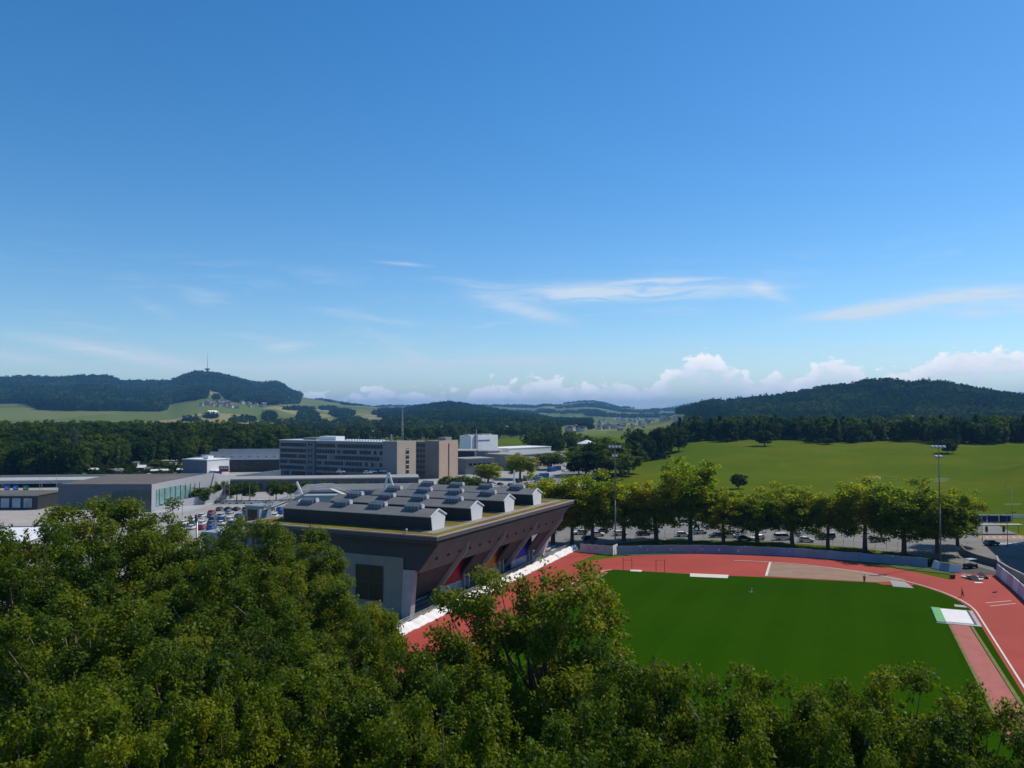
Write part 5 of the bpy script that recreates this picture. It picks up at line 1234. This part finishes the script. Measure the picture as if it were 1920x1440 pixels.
def sizes(n, lo, hi, seed, w=1.0):
    rg = np.random.default_rng(seed); h = lo + (hi - lo)*rg.random(n)**2.2; return np.stack([h*w*rg.uniform(.85, 1.2, n), h*w*rg.uniform(.85, 1.2, n), h], -1)
def ell(px, py, L):
    k = np.zeros(len(px), bool)
    for (a, b, c, d) in L: k |= ((px-a)/c)**2 + ((py-b)/d)**2 < 1
    return k
def vnoise(x, y, s, seed=0):
    return np.sin(x/s+seed)*np.cos(y/s*1.3+2*seed) + .6*np.sin(x/s*2.3+y/s*1.1+seed) + .4*np.cos(y/s*3.1-x/s*1.7)
# left forest in front of the fields
fl = np.array([(-400,897),(150,896),(185,884),(240,874),(330,869),(440,856),(560,846)], float)
pts = sample(5200, -260, 545, 440, 1000, 1, lambda px, py, r, x, y: (py < np.interp(px, fl[:,0], fl[:,1])) & (py > 790))
scatter('forest', pts, sizes(len(pts), .62, 1.05, 1, 1.1), near_k, 'dark green deciduous forest along the left side below the farmland')
def tl(px, py, r, x, y): return (r > 735 + 25*np.sin(px/37) + 14*np.sin(px/13))
pts = sample(800, 1262, 2200, 715, 860, 2, tl)
scatter('tree_line', pts, sizes(len(pts), .75, 1.12, 2), belt_k, 'dark belt of trees along the top of the meadow')
pts = sample(620, 1262, 2200, 700, 830, 22, tl)
scatter('undergrowth', pts, sizes(len(pts), .22, .4, 22, 1.8), near_k, 'bushes at the foot of the meadow tree belt')
pts = sample(5200, 470, 1240, 640, 2300, 3, lambda px, py, r, x, y: ((vnoise(x, y, 70) > -.05) & (py < 845 - .03*(px-470)) & ~((px > 1050) & (r > 930)) & ~((px > 1030) & (px < 1180) & (r < 760)) & ~((px > 845) & (px < 985) & (r < 700))) | ((r > 690) & (r < 900) & (px > 985) & (px < 1110)))
scatter('valley_trees', pts, sizes(len(pts), .5, 1.0, 3, 1.15), near_k, 'scattered trees and copses in the valley behind the buildings')
# hills
ba = np.array([(-900,765),(50,757),(75,770),(305,772),(320,757),(367,751),(386,748),(388,731),(412,737),(426,750),(445,755),(497,760),(560,758),(568,735),(580,700)], float)
EL = [(505,783,14,8),(455,789,24,4),(578,784,21,12),(642,776,24,7),(615,767,16,3),(672,757,34,4),(600,746,18,3),(640,752,30,3),(405,747,6,5),(520,802,40,4),(600,805,30,3),(700,799,30,4),(395,783,14,3),(360,790,20,3),(560,768,30,2),(660,790,26,4)]
pts = sample(60000, -320, 720, 1900, 6350, 4, lambda px, py, r, x, y: ((px < 575) & (py < np.interp(px, ba[:,0], ba[:,1])) & (r > 2600)))
k = len(pts); print('hill A trees', k)
cps = sample(26000, 300, 730, 2300, 6000, 44, lambda px, py, r, x, y: ell(px, py, EL))
scatter('copses', cps, sizes(len(cps), .3, .9, 44, 1.5), far_k, 'hedges and small copses between the fields of the left slope', 'copses')
scatter('hill_forest', pts, sizes(k, .75, 2.0, 4, 1.15), far_k, 'blue green forest covering the left hill with the radio tower')
pts = sample(20000, 1100, 2150, 1850, 3150, 5, lambda px, py, r, x, y: (py < 800) & ~ell(px, py, [(1425,787,42,5),(1700,781,10,6)]) & ~((px < 1290) & (py > 776)))
print('hill E', len(pts)); scatter('hill_forest', pts, sizes(len(pts), .5, 1.5, 5, 1.1), far_k, 'dense forest covering the long right hill')
pts = sample(26000, 560, 1110, 1900, 4500, 6, lambda px, py, r, x, y: (py < 818) & (((vnoise(x, y, 210, 1) > .2) & (px > 730 + 30*np.sin(py/5))) | ell(px, py, [(960,795,100,14),(860,780,90,12),(800,793,80,7)])) & ~ell(px, py, [(760,787,50,4),(620,795,60,4)]))
print('hill B', len(pts)); scatter('hill_forest', pts, sizes(len(pts), .5, 1.3, 6, 1.15), far_k, 'woods and copses on the low hills in the middle')
pts = sample(16000, 560, 1500, 4600, 10500, 7, lambda px, py, r, x, y: (vnoise(x, y, 420, 2) > .4) & ((r > 6500) | (px > 800)))
print('hill C', len(pts)); scatter('hill_forest', pts, sizes(len(pts), .8, 1.5, 7, 2.2), far_k, 'patchy pale woods on the most distant green hills')
# allotment gardens: bushes and huts
pts = sample(420, 165, 345, 440, 640, 8, lambda px, py, r, x, y: (py < 893) & (py > 868 - (px-165)*.02))
scatter('garden_bushes', pts, sizes(len(pts), .12, .24, 8, 1.6), near_k, 'bushes of the allotment gardens at the forest edge', 'bushes')
hutp = None; rr = random.Random(5)
wallc = [mat('hut_wall_white', (.55, .54, .50), .8, .1, 1), mat('hut_wall_brown', (.20, .14, .09), .8, .15, 1)]
def house_mesh(name, w, d, h, rh, mw, mr):
    mb = MB(); mb.box(-w/2, w/2, -d/2, d/2, 0, h, 0); mb.extr([(-d/2-.4, h), (d/2+.4, h), (0, h+rh)], 'x', -w/2-.4, w/2+.4, 1)
    for q in range(3):
        x0 = -w/2 + w*(q+.25)/3; mb.box(x0, x0+w*.14, -d/2-.06, -d/2-.003, h*.45, h*.75, 2)
    o = mb.build(name, [mw, mr, glass_o]); me = o.data; bpy.data.objects.remove(o); return me
roofb = mat('tile_roof_brown', (.12, .08, .066), .85, .2, .4); roofg = mat('tile_roof_grey', (.16, .15, .145), .85, .2, .4); plast = mat('plaster_pale', (.52, .50, .46), .85, .08, .3); plast2 = mat('plaster_cream', (.46, .40, .31), .85, .08, .3)
hutm = [house_mesh('garden_hut', 4, 3, 2.2, .9, wallc[0], roofg), house_mesh('garden_hut', 4, 3, 2.2, .9, wallc[1], white)]
for i in range(22):
    x, y, z = ray(rr.uniform(178, 345), rr.uniform(868, 890), 300); tag(link('garden_hut', hutm[i % 2]), ('white' if i % 2 == 0 else 'brown') + ' walled tiny garden hut among the allotments at the forest edge', 'hut', 'allotment huts').location = (x, y, z)
    bpy.data.objects[-1] if False else None
hm = [house_mesh('house', 12, 9, 6, 3.2, plast, roofb), house_mesh('house', 11, 9, 6.5, 3.4, plast2, roofg), house_mesh('house', 14, 10, 7, 3.0, plast, roofg), house_mesh('house', 10, 9, 6, 3.5, plast2, roofb)]
def put_house(px, py, i, label, group, s=1.0, mesh=None):
    x, y, z = ray(px, py, 900); o = tag(link('house', mesh or hm[i % 4]), label, 'house', group); o.location = (x, y, z-.3); o.rotation_euler = (0, 0, rr.uniform(0, 3.1)); o.scale = (s, s, s)
for i in range(90): 
    px = rr.uniform(880, 1290); put_house(px, rr.uniform(789 - (px-880)*.008, 816 - max(0, px-1000)*.05), i, ('brown' if i % 4 in (0, 3) else 'grey') + ' roofed small house in the town on the valley floor', 'houses of the valley town', rr.uniform(.9, 1.5))
for i in range(26): put_house(rr.uniform(560, 860), rr.uniform(797, 822), i, ('brown' if i % 4 in (0, 3) else 'grey') + ' roofed small house among the valley trees behind the office block', 'houses behind the office block', rr.uniform(.8, 1.2))
for i in range(30): put_house(rr.uniform(375, 505), rr.uniform(755, 767), i, ('brown' if i % 4 in (0, 3) else 'grey') + ' roofed small house of the hillside village below the radio tower', 'houses of the hillside village', rr.uniform(1.0, 1.8))
for i in range(30): put_house(rr.uniform(1530, 1850), rr.uniform(790, 796), i, ('brown' if i % 4 in (0, 3) else 'grey') + ' roofed small house at the foot of the right hill', 'houses at the foot of the right hill', rr.uniform(1.1, 1.7))
ap = house_mesh('apartment_block', 16, 12, 24, .4, plast, roofg)
for i in range(16):
    px = rr.uniform(1150, 1275); put_house(px, rr.uniform(785, 792), i, 'pale apartment tower in the distant town below the right hill', 'apartment towers of the distant town', rr.uniform(.5, .9), ap)
put_house(398, 776, 0, 'long white barn on the slope below the hillside village', None, 1.0, house_mesh('barn', 60, 16, 6, 5, plast, white))
# ------------------------------------------------------------------ haze
hz = MB().box(-16000, 16000, -600, 30500, -1.2, 560).build('haze', [], None); tag(hz, 'thin pale summer haze filling the air over the valley', 'haze', kind='stuff')
hmz = bpy.data.materials.new('haze_air'); hmz.use_nodes = True; nt = hmz.node_tree; nt.nodes.clear()
pv = nt.nodes.new('ShaderNodeVolumePrincipled'); pv.inputs['Density'].default_value = .00006; pv.inputs['Color'].default_value = (.22, .55, 1.0, 1); pv.inputs['Anisotropy'].default_value = 0.0
om = nt.nodes.new('ShaderNodeOutputMaterial'); nt.links.new(pv.outputs[0], om.inputs['Volume']); hz.data.materials.clear(); hz.data.materials.append(hmz)
